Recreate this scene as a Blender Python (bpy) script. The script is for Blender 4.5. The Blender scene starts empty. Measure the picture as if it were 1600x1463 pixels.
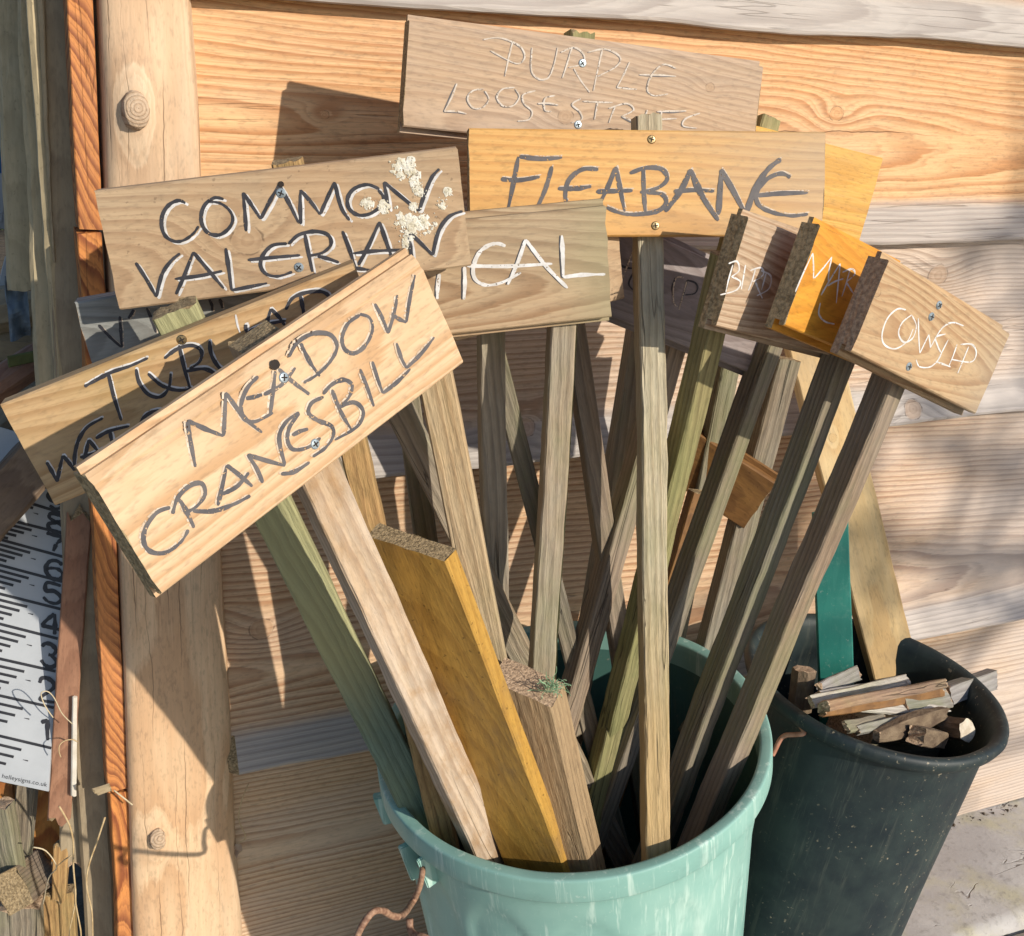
import bpy, bmesh, math, random
from mathutils import Vector, Matrix, noise as mnoise
from math import radians as rad, sin, cos, pi
random.seed(7)
SC = bpy.context.scene
COL = SC.collection

# ------------------------------------------------------------------ camera, sky, sun, exposure
# world: X along the shed wall (right), Y into the wall (its face is Y=0), Z up, ground Z=0
FPX, CX, CY = 1910.0, 800.0, 731.5          # focal length and centre for a 1600 x 1463 picture
RV = Vector((4170.0, -440.0, FPX)).normalized()
_vx = -380.0
DV = Vector((_vx, (-FPX*FPX - 4170.0*_vx)/-440.0, FPX)).normalized()
NV = RV.cross(DV)
CAM = Vector((0.0, -1.15, 1.235))
ROT = Matrix((RV, NV, -DV))                  # camera frame (x right, y down, z forward) -> world
cam_data = bpy.data.cameras.new("camera")
cam = bpy.data.objects.new("camera", cam_data)
COL.objects.link(cam)
_c = ROT @ Matrix(((1, 0, 0), (0, -1, 0), (0, 0, -1)))
cam.matrix_world = Matrix.Translation(CAM) @ _c.to_4x4()
cam_data.sensor_fit = 'HORIZONTAL'
cam_data.sensor_width = 36.0
cam_data.lens = 36.0*FPX/1600.0
cam_data.clip_start = 0.02
cam_data.clip_end = 300.0
SC.camera = cam

SUN_DIR = Vector((-0.42, 1.0, -0.49)).normalized()      # the way the light travels
world = bpy.data.worlds.new("World")
SC.world = world
world.use_nodes = True
wn = world.node_tree
bg = wn.nodes["Background"]
sky = wn.nodes.new("ShaderNodeTexSky")
sky.sky_type = 'NISHITA'
sky.sun_disc = False
sky.sun_elevation = math.asin(-SUN_DIR.z)
sky.sun_rotation = math.atan2(-SUN_DIR.x, -SUN_DIR.y)
wn.links.new(sky.outputs[0], bg.inputs[0])
bg.inputs[1].default_value = 0.118
sky.ozone_density = 3.0
sun_data = bpy.data.lights.new("sun", 'SUN')
sun_data.energy = 4.2
sun_data.angle = rad(0.53)
sun_data.color = (1.0, 0.92, 0.80)
sun = bpy.data.objects.new("sun", sun_data)
sun.rotation_euler = SUN_DIR.to_track_quat('-Z', 'Y').to_euler()
sun.location = (4, -4, 5)
COL.objects.link(sun)
SC.view_settings.view_transform = 'Standard'
SC.view_settings.look = 'None'
SC.view_settings.gamma = 1.0
SC.view_settings.exposure = 0.08
try: SC.view_settings.use_curve_mapping = False
except Exception: pass

# ------------------------------------------------------------------ measuring helpers
def ray(u, v):
    return ROT @ Vector(((u-CX)/FPX, (v-CY)/FPX, 1.0))
def at(u, v, y):                              # the point at distance y from the wall face seen at (u, v)
    d = ray(u, v)
    return CAM + d*((y-CAM.y)/d.y)
def onp(u, v, o, n):
    d = ray(u, v)
    return CAM + d*((o-CAM).dot(n)/d.dot(n))
def frame(yaw, pitch, roll):                  # local x along a board, y up, z out of its face
    B = Matrix(((1, 0, 0), (0, 0, -1), (0, 1, 0)))
    return B @ Matrix.Rotation(rad(yaw), 3, 'Y') @ Matrix.Rotation(rad(pitch), 3, 'X') @ Matrix.Rotation(rad(roll), 3, 'Z')
def mat4(m3, loc):
    return Matrix.Translation(loc) @ m3.to_4x4()

# ------------------------------------------------------------------ object helpers
WM = {}
def link(name, me, M=None, parent=None):
    o = bpy.data.objects.new(name, me)
    COL.objects.link(o)
    M = M if M is not None else Matrix.Identity(4)
    WM[o.name] = M
    if parent is not None:
        o.parent = parent
        o.matrix_basis = WM[parent.name].inverted() @ M
    else:
        o.matrix_basis = M
    return o
def tag(o, label, cat, group=None, kind=None):
    o['label'] = label; o['category'] = cat
    if group: o['group'] = group
    if kind: o['kind'] = kind
    return o
def thing(name, label, cat, loc, group=None):
    return tag(link(name, None, Matrix.Translation(Vector(loc))), label, cat, group)
def mesh(name, verts, faces, mats, smooth=False, idx=None):
    me = bpy.data.meshes.new(name)
    me.from_pydata([tuple(v) for v in verts], [], faces)
    for m in (mats if isinstance(mats, (list, tuple)) else [mats]):
        me.materials.append(m)
    if idx: me.polygons.foreach_set('material_index', idx)
    if smooth: me.polygons.foreach_set('use_smooth', [True]*len(me.polygons))
    me.update()
    return me

# ------------------------------------------------------------------ materials
class NT:
    def __init__(s, name):
        s.m = bpy.data.materials.new(name); s.m.use_nodes = True
        s.t = s.m.node_tree; s.b = s.t.nodes['Principled BSDF']
    def n(s, typ, **k):
        x = s.t.nodes.new(typ)
        for a, b in k.items(): setattr(x, a, b)
        return x
    def put(s, sock, v):
        if hasattr(v, 'is_linked'): s.t.links.new(v, sock)
        elif v is not None: sock.default_value = v
    def math(s, op, a, b=None, c=None, clamp=False):
        x = s.n('ShaderNodeMath', operation=op, use_clamp=clamp)
        s.put(x.inputs[0], a)
        if b is not None: s.put(x.inputs[1], b)
        if c is not None: s.put(x.inputs[2], c)
        return x.outputs[0]
    def ss(s, v, a, b):                        # smoothstep from a to b
        x = s.n('ShaderNodeMapRange', interpolation_type='SMOOTHSTEP')
        s.put(x.inputs[0], v); x.inputs[1].default_value = a; x.inputs[2].default_value = b
        return x.outputs[0]
    def mix(s, f, a, b, blend='MIX'):
        x = s.n('ShaderNodeMix', data_type='RGBA', blend_type=blend)
        s.put(x.inputs[0], f); s.put(x.inputs[6], a); s.put(x.inputs[7], b)
        return x.outputs[2]
    def noise(s, vec, scale, detail=4, rough=.55, w=None, dist=0.0):
        x = s.n('ShaderNodeTexNoise', noise_dimensions='4D')
        s.put(x.inputs['Vector'], vec); x.inputs['Scale'].default_value = scale
        x.inputs['Detail'].default_value = detail; x.inputs['Roughness'].default_value = rough
        x.inputs['Distortion'].default_value = dist
        if w is not None: s.put(x.inputs['W'], w)
        return x.outputs[0]
    def scale(s, vec, sx, sy, sz):
        x = s.n('ShaderNodeVectorMath', operation='MULTIPLY'); s.put(x.inputs[0], vec)
        x.inputs[1].default_value = (sx, sy, sz); return x.outputs[0]
    def coords(s):
        tc = s.n('ShaderNodeTexCoord'); sep = s.n('ShaderNodeSeparateXYZ')
        s.t.links.new(tc.outputs['Object'], sep.inputs[0])
        oi = s.n('ShaderNodeObjectInfo')
        return tc.outputs['Object'], sep.outputs, s.math('MULTIPLY', oi.outputs['Random'], 40.0)
    def finish(s, col, rough, bump=None, bstr=.3, bdist=.001):
        s.put(s.b.inputs['Base Color'], col); s.put(s.b.inputs['Roughness'], rough)
        if bump is not None:
            x = s.n('ShaderNodeBump'); x.inputs['Strength'].default_value = bstr
            x.inputs['Distance'].default_value = bdist
            s.put(x.inputs['Height'], bump); s.t.links.new(x.outputs[0], s.b.inputs['Normal'])
        return s.m

def brushy(m, amount, sx=1.0):
    t = m.node_tree; out = [n for n in t.nodes if n.type == 'OUTPUT_MATERIAL'][0]; b = t.nodes['Principled BSDF']
    tc = t.nodes.new('ShaderNodeTexCoord'); no = t.nodes.new('ShaderNodeTexNoise'); no.inputs['Scale'].default_value = 420; no.inputs['Detail'].default_value = 3
    n2 = t.nodes.new('ShaderNodeTexNoise'); n2.inputs['Scale'].default_value = 60
    ad = t.nodes.new('ShaderNodeMath'); ad.operation = 'MULTIPLY_ADD'; ad.inputs[1].default_value = .25
    mr = t.nodes.new('ShaderNodeMapRange'); mr.inputs[1].default_value = .745+(.5-amount)*.35; mr.inputs[2].default_value = .82+(.5-amount)*.35
    tr = t.nodes.new('ShaderNodeBsdfTransparent'); mx = t.nodes.new('ShaderNodeMixShader')
    L = t.links.new
    L(tc.outputs['Object'], no.inputs['Vector']); L(tc.outputs['Object'], n2.inputs['Vector']); L(n2.outputs[0], ad.inputs[0]); L(no.outputs[0], ad.inputs[2])
    L(ad.outputs[0], mr.inputs[0]); L(mr.outputs[0], mx.inputs[0]); L(b.outputs[0], mx.inputs[1]); L(tr.outputs[0], mx.inputs[2]); L(mx.outputs[0], out.inputs[0])
def c4(c): return (c[0], c[1], c[2], 1.0)

def wood(name, light, dark, ring=190.0, pith=(0.0, -.05), slope=(0.0, .12), warp=.012, contrast=.8, fiber=.35,
         grey=None, stain=None, knots=(), rough=.72, bump=.35, band=None, edge=None, streak=1.0, speck=0.0, cracks=0.0, splits=(), fl=1.0, stain2=None):
    s = NT(name)
    P, (X, Y, Z), W = s.coords()
    low = s.noise(s.scale(P, 3.0, 14.0, 14.0), 1.0, 2, .5, W)
    wv = s.math('MULTIPLY', s.math('SUBTRACT', low, .5), warp*2)
    yy = s.math('ADD', s.math('SUBTRACT', Y, pith[0]), s.math('MULTIPLY', X, slope[0]))
    zz = s.math('ADD', s.math('SUBTRACT', Z, pith[1]), s.math('MULTIPLY', X, slope[1]))
    r = s.math('SQRT', s.math('ADD', s.math('MULTIPLY', yy, yy), s.math('MULTIPLY', zz, zz)))
    r = s.math('ADD', r, wv)
    kmask = None; kring = None
    for (kx, ky, kr) in knots:
        dx = s.math('SUBTRACT', X, kx); dy = s.math('SUBTRACT', Y, ky)
        q = s.math('ADD', s.math('MULTIPLY', s.math('MULTIPLY', dx, dx), .30), s.math('MULTIPLY', dy, dy))
        g = s.math('POWER', 2.718, s.math('MULTIPLY', q, -1.0/(2.4*kr)**2))
        r = s.math('ADD', r, s.math('MULTIPLY', g, kr*1.5))
        d = s.math('ADD', s.math('DIVIDE', s.math('SQRT', s.math('ADD', s.math('MULTIPLY', s.math('MULTIPLY', dx, dx), .75), s.math('MULTIPLY', dy, dy))), kr), s.math('MULTIPLY', s.math('SUBTRACT', s.noise(P, .55/kr, 3, .6, W), .5), .75))
        kd = d if kring is None else s.math('MINIMUM', kd, d)
        k = s.math('SUBTRACT', 1.0, s.ss(d, .8, 1.05))
        kmask = k if kmask is None else s.math('MAXIMUM', kmask, k)
        ed = s.math('SUBTRACT', 1.0, s.ss(s.math('ABSOLUTE', s.math('SUBTRACT', d, .98)), .0, .12))
        kring = ed if kring is None else s.math('MAXIMUM', kring, ed)
    fine = s.noise(s.scale(P, 26.0*fl, 430.0, 430.0), 1.0, 2, .6, W)
    jit = s.noise(s.scale(P, 10.0, 70.0, 70.0), 1.0, 2, .5, s.math('ADD', W, 13.0))
    r = s.math('ADD', r, s.math('MULTIPLY', s.math('SUBTRACT', jit, .5), .0028))
    ph = s.math('ADD', s.math('MULTIPLY', r, ring), s.math('MULTIPLY', fine, .22))
    fr = s.math('FRACT', ph)
    late = s.math('MULTIPLY', s.ss(fr, .30, .84), s.math('SUBTRACT', 1.0, s.ss(fr, .88, .98)))
    fr2 = s.math('FRACT', s.math('MULTIPLY', ph, 2.63))
    late = s.math('MAXIMUM', late, s.math('MULTIPLY', s.math('MULTIPLY', s.ss(fr2, .45, .85), s.math('SUBTRACT', 1.0, s.ss(fr2, .88, .99))), .42))
    amp = s.noise(s.scale(P, 2.0, 30.0, 30.0), 1.0, 2, .5, s.math('ADD', W, 3.3))
    late = s.math('MULTIPLY', late, s.math('MULTIPLY', s.ss(amp, .12, .52), min(1.0, contrast*1.2)))
    col = s.mix(late, c4(light), c4(dark))
    # slow tone drift along the board
    drift = s.noise(s.scale(P, 5.0, 22.0, 22.0), 1.0, 3, .6, s.math('ADD', W, 9.0))
    col = s.mix(s.math('MULTIPLY', s.ss(drift, .35, .75), .45*streak), col, c4([a*.62+b*.38 for a, b in zip(dark, light)]))
    long_ = s.noise(s.scale(P, 9.0*fl, 200.0, 200.0), 1.0, 4, .68, s.math('ADD', W, 1.7))
    pore = s.noise(s.scale(P, 110.0, 330.0, 330.0), 1.0, 2, .6, s.math('ADD', W, 2.9))
    fv = s.math('ADD', s.math('MULTIPLY', s.math('ADD', long_, fine), fiber*1.25), 1.0-fiber*1.25)
    fv = s.math('MULTIPLY', fv, s.math('ADD', .80, s.math('MULTIPLY', s.ss(pore, .28, .52), .22)))
    hs = s.n('ShaderNodeHueSaturation'); s.put(hs.inputs['Value'], fv); s.put(hs.inputs['Color'], col); col = hs.outputs[0]
    if grey:
        gc, ga, gs = grey
        gm = s.noise(s.scale(P, gs*.35, gs*1.6, gs*1.6), 1.0, 5, .65, s.math('ADD', W, 5.0))
        gm = s.math('MULTIPLY', s.ss(gm, .5-ga*.35, .72-ga*.2), ga)
        gcol = s.mix(s.math('MULTIPLY', late, .7), c4(gc), c4([g*.5 for g in gc]))
        gcol2 = s.n('ShaderNodeHueSaturation'); s.put(gcol2.inputs['Value'], s.math('ADD', s.math('MULTIPLY', long_, .9), .55)); s.put(gcol2.inputs['Color'], gcol)
        col = s.mix(gm, col, gcol2.outputs[0])
    if band:                                    # rain-greyed lower lip of a cladding board
        bc, y0, y1 = band
        wob = s.math('MULTIPLY', s.math('SUBTRACT', s.noise(s.scale(P, 6, 30, 0), 1.0, 3, .6, W), .5), .02)
        bm = s.math('SUBTRACT', 1.0, s.ss(s.math('ADD', Y, wob), y0, y1))
        bcol = s.mix(s.math('MULTIPLY', late, .55), c4(bc), c4([b*.55 for b in bc]))
        b2 = s.n('ShaderNodeHueSaturation'); s.put(b2.inputs['Value'], s.math('ADD', s.math('MULTIPLY', long_, .6), .7)); s.put(b2.inputs['Color'], bcol)
        col = s.mix(s.math('MULTIPLY', bm, .85), col, b2.outputs[0])
    if stain:
        sc_, sa, ssz = stain
        sm = s.noise(s.scale(P, ssz*.6, ssz, ssz), 1.0, 5, .7, s.math('ADD', W, 7.0))
        col = s.mix(s.math('MULTIPLY', s.ss(sm, .48, .72), sa), col, c4(sc_))
    if stain2:
        sc_, sa, ssz = stain2
        sm = s.noise(s.scale(P, ssz*.4, ssz, ssz), 1.0, 5, .7, s.math('ADD', W, 37.0))
        col = s.mix(s.math('MULTIPLY', s.ss(sm, .46, .66), sa), col, c4(sc_))
    if edge:                                    # weathering that comes in from one end: (colour, x0, x1)
        ec, x0, x1 = edge
        wob = s.math('MULTIPLY', s.math('SUBTRACT', drift, .5), abs(x1-x0)*1.2)
        ecol = s.mix(s.math('MULTIPLY', late, .7), c4(ec), c4([e*.66 for e in ec]))
        col = s.mix(s.math('MULTIPLY', s.ss(s.math('ADD', X, wob), x0, x1), .72), col, ecol)
    if speck:
        sp = s.noise(P, 260.0, 2, .5, W)
        col = s.mix(s.math('MULTIPLY', s.ss(sp, .66, .72), speck), col, c4([d*.25 for d in dark]))
    h = s.math('ADD', s.math('MULTIPLY', late, .5), s.math('MULTIPLY', long_, .9))
    h = s.math('ADD', h, s.math('ADD', s.math('MULTIPLY', fine, .5), s.math('MULTIPLY', pore, .35)))
    for q, y0 in enumerate(splits):
        wob = s.math('MULTIPLY', s.math('SUBTRACT', s.noise(s.scale(P, 7, .1, .1), 1.0, 4, .6, float(q*7+1)), .5), .022)
        dd = s.math('ABSOLUTE', s.math('SUBTRACT', s.math('SUBTRACT', Y, y0), wob))
        vis = s.ss(s.noise(s.scale(P, 3.5, .1, .1), 1.0, 2, .5, float(q*3.7+50)), .47, .58)
        sm_ = s.math('MULTIPLY', s.math('SUBTRACT', 1.0, s.ss(dd, .0001, .0007)), vis)
        col = s.mix(s.math('MULTIPLY', sm_, .85), col, c4([d*.3 for d in dark]))
        h = s.math('SUBTRACT', h, s.math('MULTIPLY', sm_, 2.0))
    if knots:
        kring = s.math('MULTIPLY', kring, s.ss(s.noise(P, 130, 2, .6, W), .38, .6))
        kc = s.mix(s.ss(s.math('FRACT', s.math('MULTIPLY', kd, 2.3)), .2, .9), c4([a*.6+d*.4 for a, d in zip(light, dark)]), c4([a*.25+d*.7 for a, d in zip(light, dark)]))
        col = s.mix(s.math('MULTIPLY', kmask, .6), col, kc)
        col = s.mix(s.math('MULTIPLY', kring, .65), col, c4([d*.25 for d in dark]))
    if cracks:
        cn = s.noise(s.scale(P, 2.2, 75.0, 75.0), 1.0, 2, .5, s.math('ADD', W, 21.0))
        ck = s.math('SUBTRACT', 1.0, s.ss(s.math('ABSOLUTE', s.math('SUBTRACT', cn, .5)), .0, .008))
        ckg = s.ss(s.noise(s.scale(P, 3, 9, 9), 1.0, 1, .5, s.math('ADD', W, 31.0)), .52, .6)
        ck = s.math('MULTIPLY', ck, ckg)
        col = s.mix(s.math('MULTIPLY', ck, cracks), col, c4([d*.12 for d in dark]))
        h = s.math('SUBTRACT', h, s.math('MULTIPLY', ck, 1.5))
    return s.finish(col, rough, h, bump, .0012)

def plain(name, col, col2, scale=60.0, rough=.6, bump=.2, metallic=0.0, stretch=(1, 1, 1), dist=.001, detail=5):
    s = NT(name)
    P, (X, Y, Z), W = s.coords()
    n1 = s.noise(s.scale(P, *stretch), scale, detail, .6, W)
    c = s.mix(s.ss(n1, .3, .7), c4(col), c4(col2))
    s.b.inputs['Metallic'].default_value = metallic
    return s.finish(c, rough, n1, bump, dist)

M = {}
LARCH = dict(light=(.66, .40, .20), dark=(.40, .165, .055))
PALE = (.56, .47, .40)
LIPC = (.42, .395, .37)
M['dark_paint'] = plain('dark_paint', (.022, .022, .028), (.05, .048, .055), 90, .55, .1)
M['grey_paint'] = plain('grey_paint', (.055, .052, .058), (.12, .105, .10), 70, .6, .1)
M['white_paint'] = plain('white_paint', (.74, .73, .72), (.55, .52, .48), 110, .6, .1)
M['faded_white'] = plain('faded_white', (.66, .55, .43), (.50, .38, .26), 110, .65, .1)
M['thin_white'] = plain('thin_white', (.60, .54, .47), (.46, .37, .28), 260, .65, .1)
for _n, _a in (('dark_paint', .35), ('grey_paint', .5), ('white_paint', .45), ('faded_white', .75), ('thin_white', .62)): brushy(M[_n], _a)
M['steel'] = plain('screw_steel', (.46, .54, .58), (.28, .33, .36), 300, .35, .2, .55)
M['brass'] = plain('screw_brass', (.46, .34, .17), (.24, .17, .09), 300, .4, .2, 1.0)
M['hole'] = plain('hole_dark', (.02, .015, .012), (.03, .02, .015), 80, .9, .1)
M['endgrain'] = plain('end_grain', (.46, .34, .19), (.17, .12, .06), 420, .95, 1.0, stretch=(1, 1, 1), dist=.003)
M['endmoss'] = plain('mossy_end_grain', (.66, .50, .28), (.25, .185, .095), 330, .97, 1.0, dist=.004)
M['endbrown'] = plain('weathered_end_grain', (.60, .43, .28), (.27, .18, .115), 380, .95, 1.0, dist=.003)

# ------------------------------------------------------------------ timber builder
def sweep(prof, L, mats, seg=24, wob=.0003, endj=.0006, capm=0, taper=None, seed=0, x0=None, edge_fn=None):
    """a closed profile [(y, z)...] swept along local x from x0 to x0+L; the ends get their own material"""
    rnd = random.Random(seed)
    n = len(prof); vs = []; fs = []; idx = []
    x0 = -L/2 if x0 is None else x0
    off = rnd.random()*50
    ends = [[rnd.gauss(0, endj) for _ in range(n)] for _ in range(2)]
    for i in range(seg+1):
        t = i/seg; x = x0 + L*t
        dy = mnoise.noise((x*6+off, 0, 0))*wob*2; dz = mnoise.noise((x*6+off, 5, 0))*wob*2
        for j, (y, z) in enumerate(prof):
            xx = x + (ends[0][j] if i == 0 else ends[1][j] if i == seg else 0)
            k = 1.0 if taper is None else taper(t)
            cn = mnoise.noise((x*55+off, y*300, z*300)); k *= 1-max(0, cn-.28)*.055*min(1, wob/.0007)
            jy = mnoise.noise((x*40+off, y*90, z*90))*wob; jz = mnoise.noise((x*40+off, y*90+7, z*90))*wob
            v = [xx, y*k+dy+jy, z*k+dz+jz]
            if edge_fn: v = edge_fn(v, t, j)
            vs.append(v)
    for i in range(seg):
        for j in range(n):
            a = i*n+j; b = i*n+(j+1) % n
            fs.append((a, a+n, b+n, b)); idx.append(0)
    for i, rev in ((0, False), (seg, True)):
        c = len(vs)
        my = sum(vs[i*n+j][1] for j in range(n))/n; mz = sum(vs[i*n+j][2] for j in range(n))/n
        fs.append(tuple(i*n+j for j in (range(n) if not rev else reversed(range(n)))))
        idx.append(capm)
    return vs, fs, idx
def flip(fs): return [tuple(reversed(f)) for f in fs]

def rect_prof(h, t, ch=.0012, nf=6, wane=None):
    """counter-clockwise rectangle with eased edges, seen along +x: y up, z out"""
    a, b = h/2, t/2
    w = wane or ch
    p = [(-a, -b+ch), (-a+ch, -b)]
    p += [(-a+ch+(2*a-2*ch)*i/nf, -b) for i in range(1, nf)]
    p += [(a-ch, -b), (a, -b+ch), (a, b-w), (a-w, b)]
    p += [(a-w-(2*a-w-ch)*i/nf, b) for i in range(1, nf)]
    p += [(-a+ch, b), (-a, b-ch)]
    return p
def tg_prof(h, t, bevel=.0, nf=7):
    """matchboard: tongue on top, grooved foot whose back lip hangs lower"""
    a, b = h/2, t/2
    p = [(-a-.0045, -b), (a, -b), (a, -.004), (a+.005, -.004), (a+.005, .001), (a, .001)]
    if bevel: p += [(a, b-.005), (a-bevel*.25, b-.0028), (a-bevel*.6, b-.0010), (a-bevel*.8, b-.0016), (a-bevel, b)]
    else: p += [(a, b-.0012), (a-.0012, b)]
    top = p[-1][0]
    p += [(top-(top+a-.0012)*i/nf, b) for i in range(1, nf)]
    p += [(-a+.0012, b), (-a, b-.0012), (-a, .003), (-a+.004, .003), (-a+.004, -.002), (-a-.0045, -.002)]
    return p

def timber(name, prof, L, Mx, mats, parent=None, **k):
    vs, fs, idx = sweep(prof, L, mats, **k)
    me = mesh(name, vs, fs, mats, idx=idx)
    bm = bmesh.new(); bm.from_mesh(me); bmesh.ops.recalc_face_normals(bm, faces=bm.faces); bm.to_mesh(me); bm.free()
    return link(name, me, Mx, parent)

def axis_frame(A, B, yaw):
    """local x from B (foot) to A (top); z = the face that looks out at the given yaw from the wall's outward side"""
    x = (A-B).normalized()
    out = Vector((sin(rad(yaw)), -cos(rad(yaw)), 0.0))
    z = (out - x*out.dot(x)).normalized()
    y = z.cross(x)
    return Matrix((x, y, z)).transposed()
def bar(name, A, B, w, t, yaw, mats, parent=None, seg=26, wob=.0005, capm=None, seed=1, ch=.0014, wane=None, endj=.0008, taper=None, edge_fn=None):
    F = axis_frame(A, B, yaw)
    L = (A-B).length
    capm = (1 if isinstance(mats, (list, tuple)) and len(mats) > 1 else 0) if capm is None else capm
    return timber(name, rect_prof(w, t, ch, wane=wane), L, mat4(F, (A+B)/2), mats, parent, seg=seg, wob=wob, capm=capm, seed=seed, endj=endj, taper=taper, edge_fn=edge_fn)

def tube(name, pts, r, mat, parent=None, sides=7, taper=1.0, sub=4, wob=0.0):
    P = [Vector(p) for p in pts]
    if sub > 1 and len(P) > 2:
        Q = []
        for i in range(len(P)-1):
            a = P[max(i-1, 0)]; b = P[i]; c = P[i+1]; d = P[min(i+2, len(P)-1)]
            for k in range(sub):
                t = k/sub
                Q.append(.5*((2*b)+(c-a)*t+(2*a-5*b+4*c-d)*t*t+(3*b-a-3*c+d)*t**3))
        Q.append(P[-1]); P = Q
    o = P[0].copy(); vs = []; fs = []; n = len(P)
    up = None
    for i, p in enumerate(P):
        d = (P[min(i+1, n-1)]-P[max(i-1, 0)]).normalized()
        if up is None: up = d.orthogonal().normalized()
        up = (up-d*up.dot(d)).normalized(); s = d.cross(up)
        rr = r*(1+(taper-1)*i/(n-1))*(1+wob*mnoise.noise(p*120))
        for k in range(sides):
            a = 2*pi*k/sides
            vs.append(p-o+up*cos(a)*rr+s*sin(a)*rr)
        if i:
            for k in range(sides):
                fs.append(((i-1)*sides+k, (i-1)*sides+(k+1) % sides, i*sides+(k+1) % sides, i*sides+k))
    fs.append(tuple(range(sides-1, -1, -1))); fs.append(tuple((n-1)*sides+k for k in range(sides)))
    return link(name, mesh(name, vs, fs, mat, smooth=True), Matrix.Translation(o), parent)

def ribbons(strokes, width, z0, rnd, shift=(0, 0), dz=.00001):
    """brush strokes on a board face, in its own plane: [(points, width factor)]"""
    vs = []; fs = []
    for si, (pts, wf) in enumerate(strokes):
        P = [Vector((p[0]+shift[0], p[1]+shift[1])) for p in pts]
        if len(P) == 2: P = [P[0], P[0].lerp(P[1], .5)+Vector((rnd.gauss(0, .0004), rnd.gauss(0, .0004))), P[1]]
        Q = []
        for i in range(len(P)-1):
            a = P[max(i-1, 0)]; b = P[i]; c = P[i+1]; d = P[min(i+2, len(P)-1)]
            for k in range(7):
                t = k/7
                Q.append(.5*((2*b)+(c-a)*t+(2*a-5*b+4*c-d)*t*t+(3*b-a-3*c+d)*t**3))
        Q.append(P[-1]); n = len(Q); z = z0+si*dz
        o = len(vs); ph = rnd.random()*9
        for i, q in enumerate(Q):
            d = Q[min(i+1, n-1)]-Q[max(i-1, 0)]
            d = d.normalized() if d.length > 1e-9 else Vector((1, 0))
            t = i/(n-1)
            w = width*wf*.5*(.72+.34*sin(pi*min(1, t*1.15+.05))+.34*mnoise.noise((i*.30+ph, si, 0))+.16*mnoise.noise((i*.9+ph, si, 4)))
            if i == 0 or i == n-1: w *= .55
            nn = Vector((-d.y, d.x))
            vs += [(q.x+nn.x*w, q.y+nn.y*w, z), (q.x-nn.x*w, q.y-nn.y*w, z)]
            if i: fs.append((o+2*i-2, o+2*i-1, o+2*i+1, o+2*i))
    return vs, fs

def screw(px, o, F, half, mat, parent, r=.0036):
    p = onp(px[0], px[1], o+F.col[2]*half, F.col[2])
    vs = []; fs = []; n = 14
    for (rr, z) in ((r, -.0005), (r, .0003), (r*.82, .0009), (r*.3, .0011)):
        for k in range(n): vs.append((rr*cos(2*pi*k/n), rr*sin(2*pi*k/n), z))
    for i in range(3):
        for k in range(n): fs.append((i*n+k, i*n+(k+1) % n, (i+1)*n+(k+1) % n, (i+1)*n+k))
    fs.append(tuple(3*n+k for k in range(n)))
    idx = [0]*len(fs); a0 = random.random()*2
    for q in range(2):                           # cross recess: its shade drawn as two flat dark bars on the head
        a = a0+q*pi/2; c, s_ = cos(a), sin(a); b = len(vs); w = r*.13; l = r*.62; zz = .00125+q*.00004
        for (x, y) in ((-l, -w), (l, -w), (l, w), (-l, w)): vs.append((x*c-y*s_, x*s_+y*c, zz))
        fs.append((b, b+1, b+2, b+3)); idx.append(1)
    return link('screw', mesh('screw', vs, fs, [mat, M['hole']], idx=idx), mat4(F, p), parent)

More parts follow.
